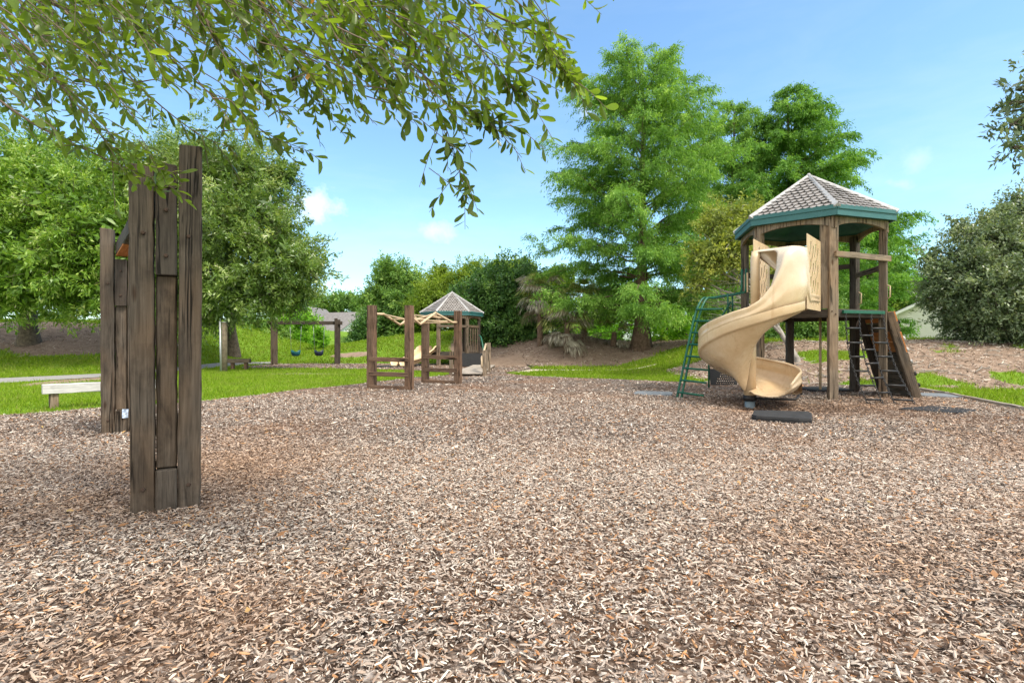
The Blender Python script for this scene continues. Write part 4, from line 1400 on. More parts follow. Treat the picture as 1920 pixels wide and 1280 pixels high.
# ------------------------------------------------------------------ benches, post, pole
def bench(name, label, a, b, topz, w, t, mat, leg, group=None):
    a = Vector(a); b = Vector(b)
    root = thing(name, a.lerp(b, .5), label, 'bench', group)
    d = (b - a).normalized()
    board('seat', a + Vector((0, 0, topz - t / 2)), b + Vector((0, 0, topz - t / 2)), w, t, mat, root, (0, 0, 1), 14, .003, .05)
    for p in (a + d * .16, b - d * .16):
        board('leg', p + Vector((0, 0, -.2)), p + Vector((0, 0, topz - t - .002)), .15, .13, leg, root, d, 4, .002)


bench('timber_bench', 'bleached white timber bench on the grass at the far left', (-8.33, 9.45, 0), (-7.0, 10.75, 0), .435, .24, .165, W_PALE, W_TOWER, 'timber benches')
bench('timber_bench', 'small grey timber bench behind the leaning pole', (-11.9, 22.4, 0), (-11.05, 22.5, 0), .47, .26, .17, W_GREY, W_BROWN, 'timber benches')
wp = on(421, 21.2)
root = thing('wooden_post', wp, 'round greyish wooden post under the oak crown', 'post')
tubeobj('post_shaft', [wp + Vector((0, 0, -.2)), wp + Vector((0, 0, 1.0)), wp + Vector((0, 0, 1.95))], .105, POSTW, root, 14)
tubeobj('post_cap', [wp + Vector((0, 0, 1.95)), wp + Vector((0, 0, 1.98))], .112, GREYMETAL, root, 14)
mp_ = on(414.5, 20.9)
root = thing('metal_pole', mp_, 'thin leaning metal pole against the round wooden post', 'pole')
tubeobj('pole_shaft', [mp_ + Vector((.0, 0, -.2)), mp_ + Vector((-.07, .05, 1.95))], .035, GREYMETAL, root, 10)
tubeobj('pole_cap', [mp_ + Vector((-.07, .05, 1.95)), mp_ + Vector((-.072, .05, 1.99))], .041, GREYMETAL, root, 10)


# ------------------------------------------------------------------ far swing set
def swing_set():
    a = Vector((-11.95, 26.8, 0)); b = Vector((-9.1, 27.8, 0))
    ax = (b - a).normalized(); side = Vector((-ax.y, ax.x, 0))
    root = thing('swing_set', a.lerp(b, .5), 'timber swing set with one cross beam on the far mulch', 'swing set')
    for c in (a, b):
        for s in (-1, 1):
            p = c + side * s * .10 + ax * (.07 * s)
            board('post', p + Vector((0, 0, -.2)), p + Vector((0, 0, 2.40 if s < 0 else 2.34)), .17, .16, W_GREY if c is a else W_DARK, root, ax)
    board('cross_beam', a - ax * .3 + Vector((0, 0, 2.14)), b + ax * .25 + Vector((0, 0, 2.16)), .14, .18, W_DARK, root)
    for i, (px, mat, lab) in enumerate(((555.5, TEALPL, 'teal bucket swing, left of the two under the far beam'), (594, NAVY, 'navy bucket swing, right of the two under the far beam'))):
        t = (((px - 960) / FPX * 27.2) - a.x) / (b.x - a.x)
        c = a.lerp(b, t)
        sw = thing('bucket_swing', c + Vector((0, 0, .55)), lab, 'swing', 'bucket swings on the far set')
        m = MB()
        # bucket: open tub with leg holes suggested by a notched rim
        ring = 12; V = []; F = []
        prof = [(.10, 0), (.17, .03), (.21, .14), (.22, .30), (.20, .30), (.18, .10), (.08, .05)]
        for k in range(ring):
            an = 2 * PI * k / ring
            for r, z in prof:
                zz = z * (.72 if abs(math.sin(an)) > .8 and z > .2 else 1)
                V.append(c + Vector((math.cos(an) * r * 1.1, math.sin(an) * r * .85, .46 + zz)))
        npf = len(prof)
        for k in range(ring):
            for q in range(npf - 1):
                F.append((k * npf + q, ((k + 1) % ring) * npf + q, ((k + 1) % ring) * npf + q + 1, k * npf + q + 1))
        m.add(V, F, True)
        m.build('bucket', mat, sw, c)
        for s in (-1, 1):
            tubeobj('chain', [c + ax * s * .21 + Vector((0, 0, .76)), c + ax * s * .24 + Vector((0, 0, 1.4)), c + ax * s * .27 + Vector((0, 0, 2.05))], .009, GREYMETAL, sw, 6)


swing_set()


# ------------------------------------------------------------------ overhead climber
def climber():
    A = Vector((-3.50, 13.32, 0)); B = Vector((-2.49, 12.93, 0)); C = Vector((-2.47, 15.2, 0)); D = Vector((-1.50, 14.8, 0))
    root = thing('overhead_climber', (A + D) / 2, 'brown timber climber with two rung frames and tan zigzag bars', 'climber')
    for p, h, w in ((A, 2.10, .205), (B, 2.07, .19), (C, 1.80, .19), (D, 2.05, .19)):
        board('post', p + Vector((0, 0, -.2)), p + Vector((0, 0, h)), w, w * .85, W_BROWN, root, (.36, .93, 0), 20, .004)
    for p, q in ((A, B), (C, D)):
        d = (q - p).normalized(); n = Vector((d.y, -d.x, 0))
        for z in (.76, .40, .07):
            board('rung_board', p + n * .07 - d * .02 + Vector((0, 0, z)), q + n * .07 + d * .02 + Vector((0, 0, z - .005)), .06, .105, W_BROWN, root, (0, 0, 1), 8, .004)
    z1 = [(0.04, 1.89), (.2, 1.90), (.5, 1.64), (.72, 1.93), (.94, 1.72), (1.0, 1.72)]
    z2 = [(0.04, 1.80), (.2, 1.63), (.5, 1.94), (.87, 1.72), (1.0, 1.73)]
    for (p, q, zz) in ((A, C, z1), (B, D, z2)):
        pts = [p.lerp(q, s) + Vector((0, 0, z)) for s, z in zz]
        tubeobj('zigzag_rail', pts, .033, TAN_STEEL, root, 8)
        for e in (pts[0], pts[-1]):
            tubeobj('rail_bracket', [e - Vector((.0, .05, 0)), e + Vector((0, .05, 0))], .06, TAN_STEEL, root, 10)
    f1 = lambda s: float(np.interp(s, [a for a, _ in z1], [b for _, b in z1])); f2 = lambda s: float(np.interp(s, [a for a, _ in z2], [b for _, b in z2]))
    for s in (.18, .34, .50, .61, .72, .86, .97):
        s2 = s - .02
        tubeobj('rung', [A.lerp(C, s) + Vector((0, 0, f1(s))), B.lerp(D, s2) + Vector((0, 0, f2(s2)))], .021, TAN_STEEL, root, 8)


climber()


# ------------------------------------------------------------------ play towers
def perforated(name, o, u, v, w, h, t, mat, parent, slots):
    """panel w x h spanned by unit vectors u, v from corner o, with real slots cut through"""
    outl = [(0, 0), (w, 0), (w, h), (0, h)]
    pts = [Vector(p) for p in outl]; edges = [(0, 1), (1, 2), (2, 3), (3, 0)]
    for s in slots:
        b0 = len(pts)
        pts += [Vector(p) for p in s]
        edges += [(b0 + i, b0 + (i + 1) % len(s)) for i in range(len(s))]
    vv, ee, ff, *_ = delaunay_2d_cdt(pts, edges, [], 0, 1e-5)
    keep = []
    for f in ff:
        cx = sum(vv[i].x for i in f) / len(f); cy = sum(vv[i].y for i in f) / len(f)
        if not any(in_poly(np.array([cx]), np.array([cy]), s)[0] for s in slots):
            keep.append(tuple(f))
    n = u.cross(v).normalized()
    m = MB()
    nv = len(vv)
    P3 = [o + u * p.x + v * p.y for p in vv]
    F = [f for f in keep] + [tuple(i + nv for i in f[::-1]) for f in keep]
    cnt = {}
    for f in keep:
        for i in range(len(f)):
            e = (f[i], f[(i + 1) % len(f)])
            if (e[1], e[0]) in cnt: cnt.pop((e[1], e[0]))
            else: cnt[e] = 1
    for a, b in cnt:
        F.append((b, a, a + nv, b + nv))
    m.add([p + n * t / 2 for p in P3] + [p - n * t / 2 for p in P3], F)
    return m.build(name, mat, parent, o)


def play_tower(c, ang, deck, label, double=(), beams=True):
    """six posts, deck, arched beams, shingled roof; ang = direction of corner 0 in degrees"""
    c = Vector(c)
    root = thing('play_tower', c, label, 'play tower', 'roofed play towers')
    RP, RR = 1.38, 1.59

    def hx(k, r, z=0):
        a = R(ang + 60 * k)
        return c + Vector((math.cos(a) * r, math.sin(a) * r, z))
    eave = deck + 1.83
    posts = []
    for k in range(6):
        rad = Vector((math.cos(R(ang + 60 * k)), math.sin(R(ang + 60 * k)), 0))
        p = hx(k, RP)
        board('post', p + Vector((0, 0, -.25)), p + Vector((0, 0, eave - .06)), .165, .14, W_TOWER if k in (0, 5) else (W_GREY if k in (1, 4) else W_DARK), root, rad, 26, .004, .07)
        if k in double:
            q = p + (hx(k - 1, RP) - p).normalized() * .155 + rad * .01
            board('side_post', q + Vector((0, 0, deck + .01)), q + Vector((0, 0, eave - .10)), .13, .10, W_TOWER, root, rad, 16, .004)
    # deck and joists
    m = MB()
    m.prism([(hx(k, RP - .03).x, hx(k, RP - .03).y) for k in range(6)], deck - .045, deck)
    m.build('deck', W_GREY, root, c + Vector((0, 0, deck)))
    for k in range(6):
        a = hx(k, RP + .02, deck - .085); b = hx(k + 1, RP + .02, deck - .085)
        board('rim_joist', a.lerp(b, -.02), a.lerp(b, 1.02), .05, .165, W_DARK, root, (0, 0, 1), 10, .003)
    # arched beams under the eave
    for k in range(6):
        a = hx(k, RP + .07); b = hx(k + 1, RP + .07)
        d = (b - a).normalized(); L = (b - a).length; n = Vector((d.y, -d.x, 0))
        mm = MB(); V = []; F = []
        K = 14
        for i in range(K + 1):
            s = i / K
            arch = .24 - .15 * math.sin(PI * s) ** .6
            for (o, z) in ((-.028, eave - arch), (.028, eave - arch), (.028, eave - .002), (-.028, eave - .002)):
                V.append(a.lerp(b, s) + n * o + Vector((0, 0, z)))
        for i in range(K):
            for q in range(4):
                F.append((i * 4 + q, i * 4 + (q + 1) % 4, (i + 1) * 4 + (q + 1) % 4, (i + 1) * 4 + q))
        F += [(3, 2, 1, 0), tuple(K * 4 + q for q in range(4))]
        mm.add(V, F)
        mm.build('arched_beam', W_TOWER, root, a + Vector((0, 0, eave)))
    # roof
    rise = 1.03
    zb = eave + .172
    apex = c + Vector((0, 0, zb + rise))
    rf = MB()
    ring = [hx(k, RR, zb) for k in range(6)]
    rf.add(ring + [apex], [(k, (k + 1) % 6, 6) for k in range(6)])
    roof = rf.build('roof', FELT, root, c + Vector((0, 0, zb)))
    # underside liner (moulded, with a lobe per face)
    ln = MB(); V = []; F = []
    K = 6
    for i in range(36):
        k, s = divmod(i, 6)
        e = hx(k, RR - .05, zb - .12).lerp(hx(k + 1, RR - .05, zb - .12), s / 6)
        for j in range(K + 1):
            t = j / K
            p = e.lerp(apex - Vector((0, 0, .30)), t)
            p.z += -.10 * math.sin(PI * t) * abs(math.sin(PI * s / 6)) + .02 * math.sin(PI * t)
            V.append(p)
    for i in range(36):
        for j in range(K):
            a = i * (K + 1) + j; b = ((i + 1) % 36) * (K + 1) + j
            F.append((a, a + 1, b + 1, b))
    ln.add(V, F, True)
    ln.build('roof_liner', TEAL_DARK, root, c + Vector((0, 0, zb)))
    # shingles
    sh = MB(); tips = []
    g = random.Random(int(deck * 100))
    for k in range(6):
        a = ring[k]; b = ring[(k + 1) % 6]
        mid = (a + b) / 2
        ux = (b - a).normalized(); vy = (apex - mid); HS = vy.length; vy.normalize(); nn = ux.cross(vy).normalized()
        W0 = (b - a).length
        rows = 12; rh = HS / rows; sw = .125
        for r in range(rows + 1):
            v0 = r * rh - .02
            half = W0 / 2 * (1 - (v0 + rh * .5) / HS)
            ns = int(half * 2 / sw) + 3
            for q in range(-ns // 2 - 1, ns // 2 + 2):
                uc = (q + (.5 if r % 2 else 0)) * sw
                if abs(uc) > half + sw * .35: continue
                hw = sw * .455
                lift = .030 + g.uniform(-.006, .010); lo = .004
                jz = g.uniform(-.006, .006)
                pts2 = [(-hw, rh * 1.25, lo), (hw, rh * 1.25, lo), (hw, rh * .38, lift * .8), (hw * .5, rh * .08 + jz, lift), (0, -rh * .06 + jz, lift), (-hw * .5, rh * .08 + jz, lift), (-hw, rh * .38, lift * .8)]
                clip = lambda uu, vv_: max(-(W0 / 2 * (1 - vv_ / HS)), min(W0 / 2 * (1 - vv_ / HS), uu))
                topv = [mid + ux * clip(uc + x_, v0 + y_) + vy * (v0 + y_) + nn * (z_ + .012) for x_, y_, z_ in pts2]
                botv = [p - nn * .012 for p in topv]
                fs = [tuple(range(7)), ] + [(i, i + 7, (i + 1) % 7 + 7, (i + 1) % 7) for i in range(2, 6)]
                sh.add(topv + botv, fs)
                tips += [0, 0, .15, .9, 1, .9, .15] + [0, 0, .5, 1, 1, 1, .5]
    so = sh.build('shingles', SHINGLE, roof, c + Vector((0, 0, zb)))
    at = so.data.attributes.new('tip', 'FLOAT', 'POINT'); at.data.foreach_set('value', tips)
    for k in range(6):
        e = hx(k, RR + .055, zb + .022); t = apex + Vector((0, 0, .045))
        m = MB()
        rad = (e - c); rad.z = 0; rad.normalize(); sd = Vector((-rad.y, rad.x, 0))
        upn = (t - e).normalized().cross(sd) * -1
        if upn.z < 0: upn = -upn
        w = .062
        V = []
        for p in (e, t):
            ww = w if p is e else w * .55
            V += [p - sd * ww - upn * .03, p + upn * .028, p + sd * ww - upn * .03, p - sd * ww - upn * .055, p + sd * ww - upn * .055]
        m.add(V, [(0, 5, 6, 1), (1, 6, 7, 2), (3, 8, 5, 0), (2, 7, 9, 4), (0, 1, 2, 4, 3)])
        m.build('ridge_cap', CAP, roof, e)
    for k in range(6):
        a = hx(k, RR + .012); b = hx(k + 1, RR + .012)
        m = MB(); d = (b - a).normalized(); n = Vector((d.y, -d.x, 0))
        V = []
        for p in (a, b):
            V += [p + n * .0 + Vector((0, 0, eave - .005)), p + n * .010 + Vector((0, 0, eave - .005)), p + n * .010 + Vector((0, 0, eave + .11)), p + n * .030 + Vector((0, 0, eave + .118)), p + n * .030 + Vector((0, 0, eave + .196)), p - n * .03 + Vector((0, 0, eave + .196)), p - n * .03 + Vector((0, 0, eave - .005))]
        F = [(i, (i + 1) % 7, (i + 1) % 7 + 7, i + 7) for i in range(7)] + [tuple(range(6, -1, -1)), tuple(range(7, 14))]
        m.add(V, F)
        m.build('fascia', TEAL, roof, a + Vector((0, 0, eave)))
    tubeobj('finial', [apex + Vector((0, 0, .02)), apex + Vector((0, 0, .07)), apex + Vector((0, 0, .085))], .05, CAP, roof, 8, .02)
    return root, hx, eave


TC = Vector((6.66, 11.97, 0))
tower, HX, EAVE = play_tower(TC, 258.4, 1.85, 'tall shingle-roofed timber tower with tan spiral slide, chain ladder and green ladder', double=(0, 5))
# corner 0 = front (F), 1 = right (R), 2 = back right, 3 = back, 4 = back left (FL), 5 = left (L)
DK = 1.85
F_, R_, BR_, BK_, FL_, LL_ = [HX(k, 1.38) for k in range(6)]


def spiral_slide():
    ax = Vector((4.62, 10.36, 0))
    start = Vector((5.03, 10.0, 0))
    RC = .55
    m = MB()
    deg0 = -41.0

    def zf(t):      # floor height by turned angle
        return float(np.interp(t, [-60, 0, 40, 90, 139, 195, 250, 300, 340, 380, 420], [1.83, 1.80, 1.66, 1.40, 1.10, .74, .45, .30, .25, .22, .20]))

    secs = []
    steps = [-100, -60, -25] + list(range(0, 30, 2)) + list(range(30, 365, 5)) + [372, 381, 390]
    for t in steps:
        tt = min(max(t, 0), 364)
        a = R(deg0 - tt)
        rad = Vector((math.cos(a), math.sin(a), 0)); tan = Vector((math.sin(a), -math.cos(a), 0))
        org = ax.copy()
        if t < 0: org = ax - tan * (-t / 100 * 1.02)
        if t > 364: org = ax + tan * ((t - 364) / 26 * .30)
        z = zf(t)
        Hw = float(np.interp(t, [-1, 0, 20, 34, 42, 50, 62, 75, 110, 180, 300, 360, 390], [.25, 1.10, 1.12, 1.04, .80, .58, .38, .31, .33, .42, .46, .36, .20]))
        Hi = float(np.interp(t, [-1, 0, 7, 12, 18, 30, 60, 300, 350, 390], [.25, 1.10, 1.10, .85, .45, .32, .26, .22, .05, .03]))
        Ov = float(np.interp(t, [-1, 0, 9, 13, 18, 25, 32, 40, 50, 62], [.03, .86, .86, .66, .44, .33, .26, .15, .07, .03]))
        pts = []
        # inner wall from top down
        for q in range(5):
            s = q / 4
            pts.append((.14 + .012 * math.sin(PI * s) + .04 * s * s, Hi + (.05 - Hi) * s))
        for r_, z_ in ((.25, .0), (.40, -.03), (.55, -.035), (.70, -.02), (.82, .03)):
            pts.append((r_, z_))
        for q in range(8):
            s = q / 7
            bul = .026 if q in (2, 3) else 0
            pts.append((.90 + .05 * s ** .6 + bul, .10 + (Hw - .10) * s))
        # overhang / rolled lip
        for q in range(1, 9):
            s = q / 8
            pts.append((.95 - Ov * s, Hw + min(.065, .010 + Ov * .12) * math.sin(PI * min(s * 2, .5)) - .028 * s * s))
        sc_ = float(np.interp(t, [0, 60, 140, 300, 390], [1.115, 1.07, 1.05, 1.02, .93]))
        secs.append([org + rad * (.09 + (r_ - .14) * sc_) + Vector((0, 0, z + z_)) for r_, z_ in pts])
    K = len(secs[0])
    V = [p for s in secs for p in s]
    F = [(i * K + k, i * K + k + 1, (i + 1) * K + k + 1, (i + 1) * K + k) for i in range(len(secs) - 1) for k in range(K - 1)]
    m.add(V, F, True)
    body = m.build('spiral_slide', TAN, tower, ax)
    sm = body.modifiers.new('thick', 'SOLIDIFY'); sm.thickness = .022; sm.offset = 0
    # funnel-shaped underside
    u = MB(); secs = []
    for t in range(8, 346, 6):
        a = R(deg0 - t); rad = Vector((math.cos(a), math.sin(a), 0)); z = zf(t)
        f = float(sstep(0, 110, t)) * float(np.interp(t, [0, 115, 185, 345], [1, 1, .16, .10]))
        row = []
        for r_, dz in ((.968, .16), (.968, .02), (.955, -.012), (.925, -.014), (.895, -.05), (.80, -.09 - .19 * f), (.62, -.08 - .42 * f), (.42, -.07 - .66 * f), (.26, -.06 - .84 * f), (.13, -.05 - .98 * f)):
            sc_ = float(np.interp(t, [0, 60, 140, 300, 390], [1.115, 1.07, 1.05, 1.02, .93])) - .004
            row.append(ax + rad * (.09 + (r_ - .14) * sc_ if r_ > .3 else r_) + Vector((0, 0, max(z + dz, min(.20 + .02 * r_, z - .04) if r_ < .9 else z + dz))))
        secs.append(row)
    K = len(secs[0])
    V = [p for s in secs for p in s]
    F = [(i * K + k, (i + 1) * K + k, (i + 1) * K + k + 1, i * K + k + 1) for i in range(len(secs) - 1) for k in range(K - 1)]
    u.add(V, F, True)
    u.build('slide_skirt', TAN, body, ax)
    tubeobj('slide_column', [ax + Vector((0, 0, .16)), ax + Vector((0, 0, 1.0)), ax + Vector((0, 0, 1.85))], .115, TAN, body, 20)
    lg = ax + Vector((math.cos(R(deg0 - 4)), math.sin(R(deg0 - 4)), 0)) * .10
    tubeobj('hood_leg', [lg + Vector((0, 0, 1.75)), lg + Vector((0, 0, 2.4)), lg + Vector((0, 0, 2.80)), lg + Vector((.03, .02, 2.90))], .085, TAN, body, 18)
    tubeobj('column_collar', [ax + Vector((0, 0, .05)), ax + Vector((0, 0, .16))], .118, CHAIN, body, 16)
    tubeobj('column_foot', [ax + Vector((0, 0, -.35)), ax + Vector((0, 0, .06))], .092, BLUEGREY, body, 16)
    ex = ax + Vector((.55 * math.cos(R(-45)), .55 * math.sin(R(-45)), 0))
    tubeobj('exit_bracket', [ax + Vector((.05, -.05, .10)), ax + Vector((.3, -.35, .12)), ax + Vector((.62, -.5, .13)), ax + Vector((.72, -.42, .19))], .022, CHAIN, body, 8)
    return ax


spiral_slide()

for k in (0, 1, 5):
    rad = Vector((math.cos(R(258.4 + 60 * k)), math.sin(R(258.4 + 60 * k)), 0))
    for zz in (1.74, 1.80, 3.50):
        q = HX(k, 1.38 + .072, zz) + Vector((-rad.y, rad.x, 0)) * (.03 if zz != 1.80 else -.035)
        tubeobj('bolt', [q - rad * .02, q + rad * .006, q + rad * .010], .017, RUST, tower, 10, .011)

# entry wings with diagonal slots
slots = []
for col in range(4):
    for row in range(3):
        x0 = .22 + col * .19; y0 = .30 + row * .33 + (.06 if col % 2 else 0)
        wv, hv, sl = .078, .25, .10
        slots.append([(x0 - wv / 2 + sl, y0), (x0 + wv / 2 + sl, y0 - .012), (x0 + wv / 2 + .006, y0 + hv * .5), (x0 + wv / 2 - .0, y0 + hv), (x0 - wv / 2, y0 + hv + .012), (x0 - wv / 2 + .02, y0 + hv * .5)])
hole = lambda x, y: [(x + .016 * math.cos(2 * PI * i / 8), y + .016 * math.sin(2 * PI * i / 8)) for i in range(8)]
for i in range(4):
    slots.append(hole(.18 + i * .2, .12))
for o, e in ((Vector((6.13, 10.60, 1.80)), Vector((5.40, 9.77, 1.80))), (Vector((5.42, 11.22, 1.80)), Vector((4.66, 10.30, 1.80)))):
    uu = (e - o); w_ = uu.length; uu.normalize()
    perforated('slide_wing', o, uu, Vector((0, 0, 1)), w_, 1.38, .008, TAN, tower, slots)

# barrier panel on the far left face, cross rails, handles, pole
pa = FL_.lerp(LL_, .1); pb = FL_.lerp(LL_, .42)
perforated('barrier_panel', pa + Vector((-.05, -.03, 2.35)), (pb - pa).normalized(), Vector((0, 0, 1)), .28, .45, .03, TAN, tower, [])
nF = Vector((math.cos(R(288.4)), math.sin(R(288.4)), 0))
board('cross_rail', F_.lerp(R_, -.03) + nF * .10 + Vector((0, 0, 2.93)), F_.lerp(R_, 1.05) + nF * .10 + Vector((0, 0, 2.90)), .05, .115, W_TOWER, tower)
board('cross_rail', R_.lerp(BR_, .05) + Vector((0, 0, 2.74)), R_.lerp(BR_, .95) + Vector((0, 0, 2.72)), .05, .11, W_GREY, tower)
board('cross_rail', BK_.lerp(FL_, .05) + Vector((0, 0, 2.80)), BK_.lerp(FL_, .95) + Vector((0, 0, 2.80)), .05, .11, W_DARK, tower)
board('cross_rail', BK_.lerp(BR_, .05) + Vector((0, 0, 2.95)), BK_.lerp(BR_, .95) + Vector((0, 0, 2.95)), .05, .11, W_DARK, tower)
for (p, z) in ((R_ + nF * .085, 2.08), (BR_ + Vector((.03, -.10, 0)), 2.05)):
    tubeobj('hand_grip', [p + Vector((0, 0, z)), p + nF * .06 + Vector((0, 0, z + .03)), p + nF * .06 + Vector((0, 0, z + .25)), p + Vector((0, 0, z + .28))], .014, TAN_STEEL, tower, 8)
fp = P(1538, 640, 12.5)
tubeobj('sliding_pole', [Vector((fp.x, fp.y, -.1)), Vector((fp.x, fp.y, 1.0)), Vector((fp.x, fp.y, DK - .05))], .028, TAN_STEEL, tower, 10)

# chain ladder
bar_a = F_.lerp(R_, .12) + nF * .09 + Vector((0, 0, 1.79)); bar_b = F_.lerp(R_, .93) + nF * .09 + Vector((0, 0, 1.79))
net = board('ladder_header', bar_a, bar_b, .05, .065, GREEN, tower, (0, 0, 1), 6, .001)
tops = [F_.lerp(R_, s) + nF * .10 + Vector((0, 0, 1.755)) for s in (.16, .42, .66, .90)]
bots = [Vector((6.62, 9.93, .03)), Vector((6.88, 9.88, .03)), Vector((7.08, 9.86, .04)), Vector((7.42, 9.80, .02))]
ends = [Vector((6.74, 9.80, .02)), Vector((6.98, 9.85, .02)), Vector((7.22, 9.80, .02)), Vector((7.56, 9.70, .02))]


def chpt(i, t):
    p = tops[i].lerp(bots[i], t)
    sag = .13 * math.sin(PI * t)
    return p + Vector((-nF.x * sag * .9, -nF.y * sag * .9, -sag * .5 * (1 - t)))


for i in range(4):
    m = MB()
    L = (tops[i] - bots[i]).length
    nl = int(L / .047)
    for k in range(nl):
        p0 = chpt(i, (k - .12) / nl); p1 = chpt(i, (k + 1.12) / nl)
        d = (p1 - p0); l = d.length; d.normalize()
        s = d.orthogonal().normalized(); s2 = d.cross(s)
        sd = s if k % 2 else s2
        hw = .015
        loop = []
        for q in range(8):
            an = 2 * PI * q / 8
            loop.append((p0 + p1) / 2 + d * (math.cos(an) * l * .5) + sd * (math.sin(an) * hw))
        loop.append(loop[0])
        m.tube(loop, .0075, 5, False)
    m.tube([chpt(i, .985), ends[i]], .010, 5)
    m.build('chain', CHAIN, net, tops[i])


def rung(i, j, t):
    tubeobj('rung', [chpt(i, t), chpt(j, t)], .020, CHAIN, net, 8)


for t in (.155, .315, .475, .64, .80, .95):
    rung(0, 1, t); rung(2, 3, t)
for t in (.235, .395, .555, .72, .88):
    rung(1, 2, t)

# leaning plank wall on the right face
nR = Vector((math.cos(R(348.4)), math.sin(R(348.4)), 0))
t0, t1 = R_ + nR * .10 + Vector((0, 0, 1.80)), BR_ + nR * .10 + Vector((0, 0, 1.80))
b0, b1 = R_ + nR * .62 + Vector((.0, -.02, -.10)), BR_ + nR * .62 + Vector((0, 0, -.10))
wallp = board('stringer', t0, b0, .10, .15, W_NEAR, tower, nR, 16, .003)
board('stringer', t1, b1, .10, .15, W_DARK, tower, nR, 16, .003)
out_n = (b0 - t0).cross(t1 - t0).normalized()
if out_n.dot(nR) < 0: out_n = -out_n
nP = 9
for i in range(nP):
    s = (i + .5) / nP
    a = t0.lerp(b0, s) + out_n * .085; b = t1.lerp(b1, s) + out_n * .085
    hgt = (t0 - b0).length / nP - .006
    board('climbing_plank', a.lerp(b, -.03), a.lerp(b, 1.03), .035, hgt, W_ORANGE if i in (0, 2, 3) else W_GREY, tower, (t0 - b0).normalized(), 8, .002)
for i in range(7):
    s = .10 + i * .13
    a = t0.lerp(b0, s).lerp(t1.lerp(b1, s), random.Random(i).uniform(.02, .9)) + out_n * .115
    m = MB(); m.tube([a - out_n * .01, a + out_n * .02, a + out_n * .045], [.06, .05, .025], 7); m.build('climbing_hold', TAN_STEEL if i % 2 else RUBBER, tower, a)
for s in (.12, .3, .42, .55, .68, .8):
    a = t0.lerp(b0, s) + out_n * .12
    m = MB(); m.tube([a - out_n * .02, a + out_n * .02, a + out_n * .03], [.045, .045, .02], 7); m.build('climbing_hold', W_PALE if s in (.3, .42, .55) else RUBBER, tower, a)

# green arch ladder
da = Vector((.72, .69, 0)); pw = Vector((.62, -.78, 0))
la = Vector((3.42, 11.14, 0)); lt = Vector((4.02, 11.55, 2.0))
for k, o in enumerate((Vector((0, 0, 0)), Vector((.075, -.05, 0)))):
    pts = [la + o + Vector((0, 0, -.1)), la.lerp(lt, .5) + o, la.lerp(lt, .88) + o, lt + o + Vector((.14, .12, .12)), lt + o + Vector((.42, .35, .17)), Vector((5.30, 12.50, 2.33)) + o, Vector((5.40, 12.55, 2.42)) + o, Vector((5.42, 12.57, 2.90)) + o]
    sp = smoothpath(pts, 5)
    if k == 0:
        lad = tubeobj('arch_ladder', sp, .024, GREEN, tower, 10)
    else:
        tubeobj('ladder_rail', sp, .024, GREEN, lad, 10)
for i in range(8):
    t = .07 + i * .125
    p = la.lerp(lt, t)
    tubeobj('ladder_rung', [p + Vector((0, 0, 0)), p + Vector((.03, -.02, 0)) + Vector((.33, -.50, -.02))], .021, GREEN, lad, 8)
for q in ((4.86, 12.02), (5.06, 12.25)):
    tubeobj('ladder_brace', [Vector((q[0], q[1], 2.28)), Vector((q[0] + .02, q[1] + .02, 1.78))], .02, GREEN, lad, 8)
tubeobj('ladder_brace', [Vector((4.70, 11.95, 1.75)), Vector((5.0, 12.2, 2.1))], .02, GREEN, lad, 8)
tubeobj('ladder_brace', [Vector((5.02, 13.6, -.1)), Vector((5.02, 13.6, .9)), Vector((5.05, 13.3, 1.75))], .024, GREEN, lad, 8)
tubeobj('ladder_foot', [la + Vector((.03, -.02, -.06)), la + Vector((.03, -.02, .03))], .085, CONC, lad, 12)

# dark perforated climbing panel behind the tower
pts_ = []
hh = []
for r in range(6):
    for q in range(11):
        x_ = .12 + q * .052 + (.026 if r % 2 else 0); y_ = .07 + r * .062
        if x_ > .10 + y_ * .62:
            hh.append([(x_ - .018, y_ - .016), (x_ + .018, y_ - .016), (x_ + .018, y_ + .016), (x_ - .018, y_ + .016)])
cp = P(1333, 640, 14.2)
perforated('perforated_panel', Vector((cp.x, cp.y, .02)), Vector((1, .12, 0)).normalized(), Vector((0, .35, 1)).normalized(), .74, .47, .03, RUBBER, tower, hh)


# ------------------------------------------------------------------ small tower
T2 = Vector((-3.08, 27.4, 0))
tw2, H2, E2 = play_tower(T2, 248, .66, 'low shingle-roofed toddler tower with double slide and boardwalk, far behind the climber')
D2 = .66
q = [H2(k, 1.38) for k in range(6)]
for (a, b, z) in ((q[0], q[1], 1.95), (q[1], q[2], 1.95)):
    board('cross_rail', a.lerp(b, .0) + Vector((0, -.1, z)), b + Vector((0, -.1, z)), .06, .12, W_GREY, tw2)
bx = MB()
for i in range(5):
    a = q[1].lerp(q[2], .12 + i * .19)
    board('baluster', a + Vector((0, -.05, D2)), a + Vector((0, -.05, 1.93)), .11, .03, W_GREY, tw2, (q[2] - q[1]).cross(Vector((0, 0, 1))))
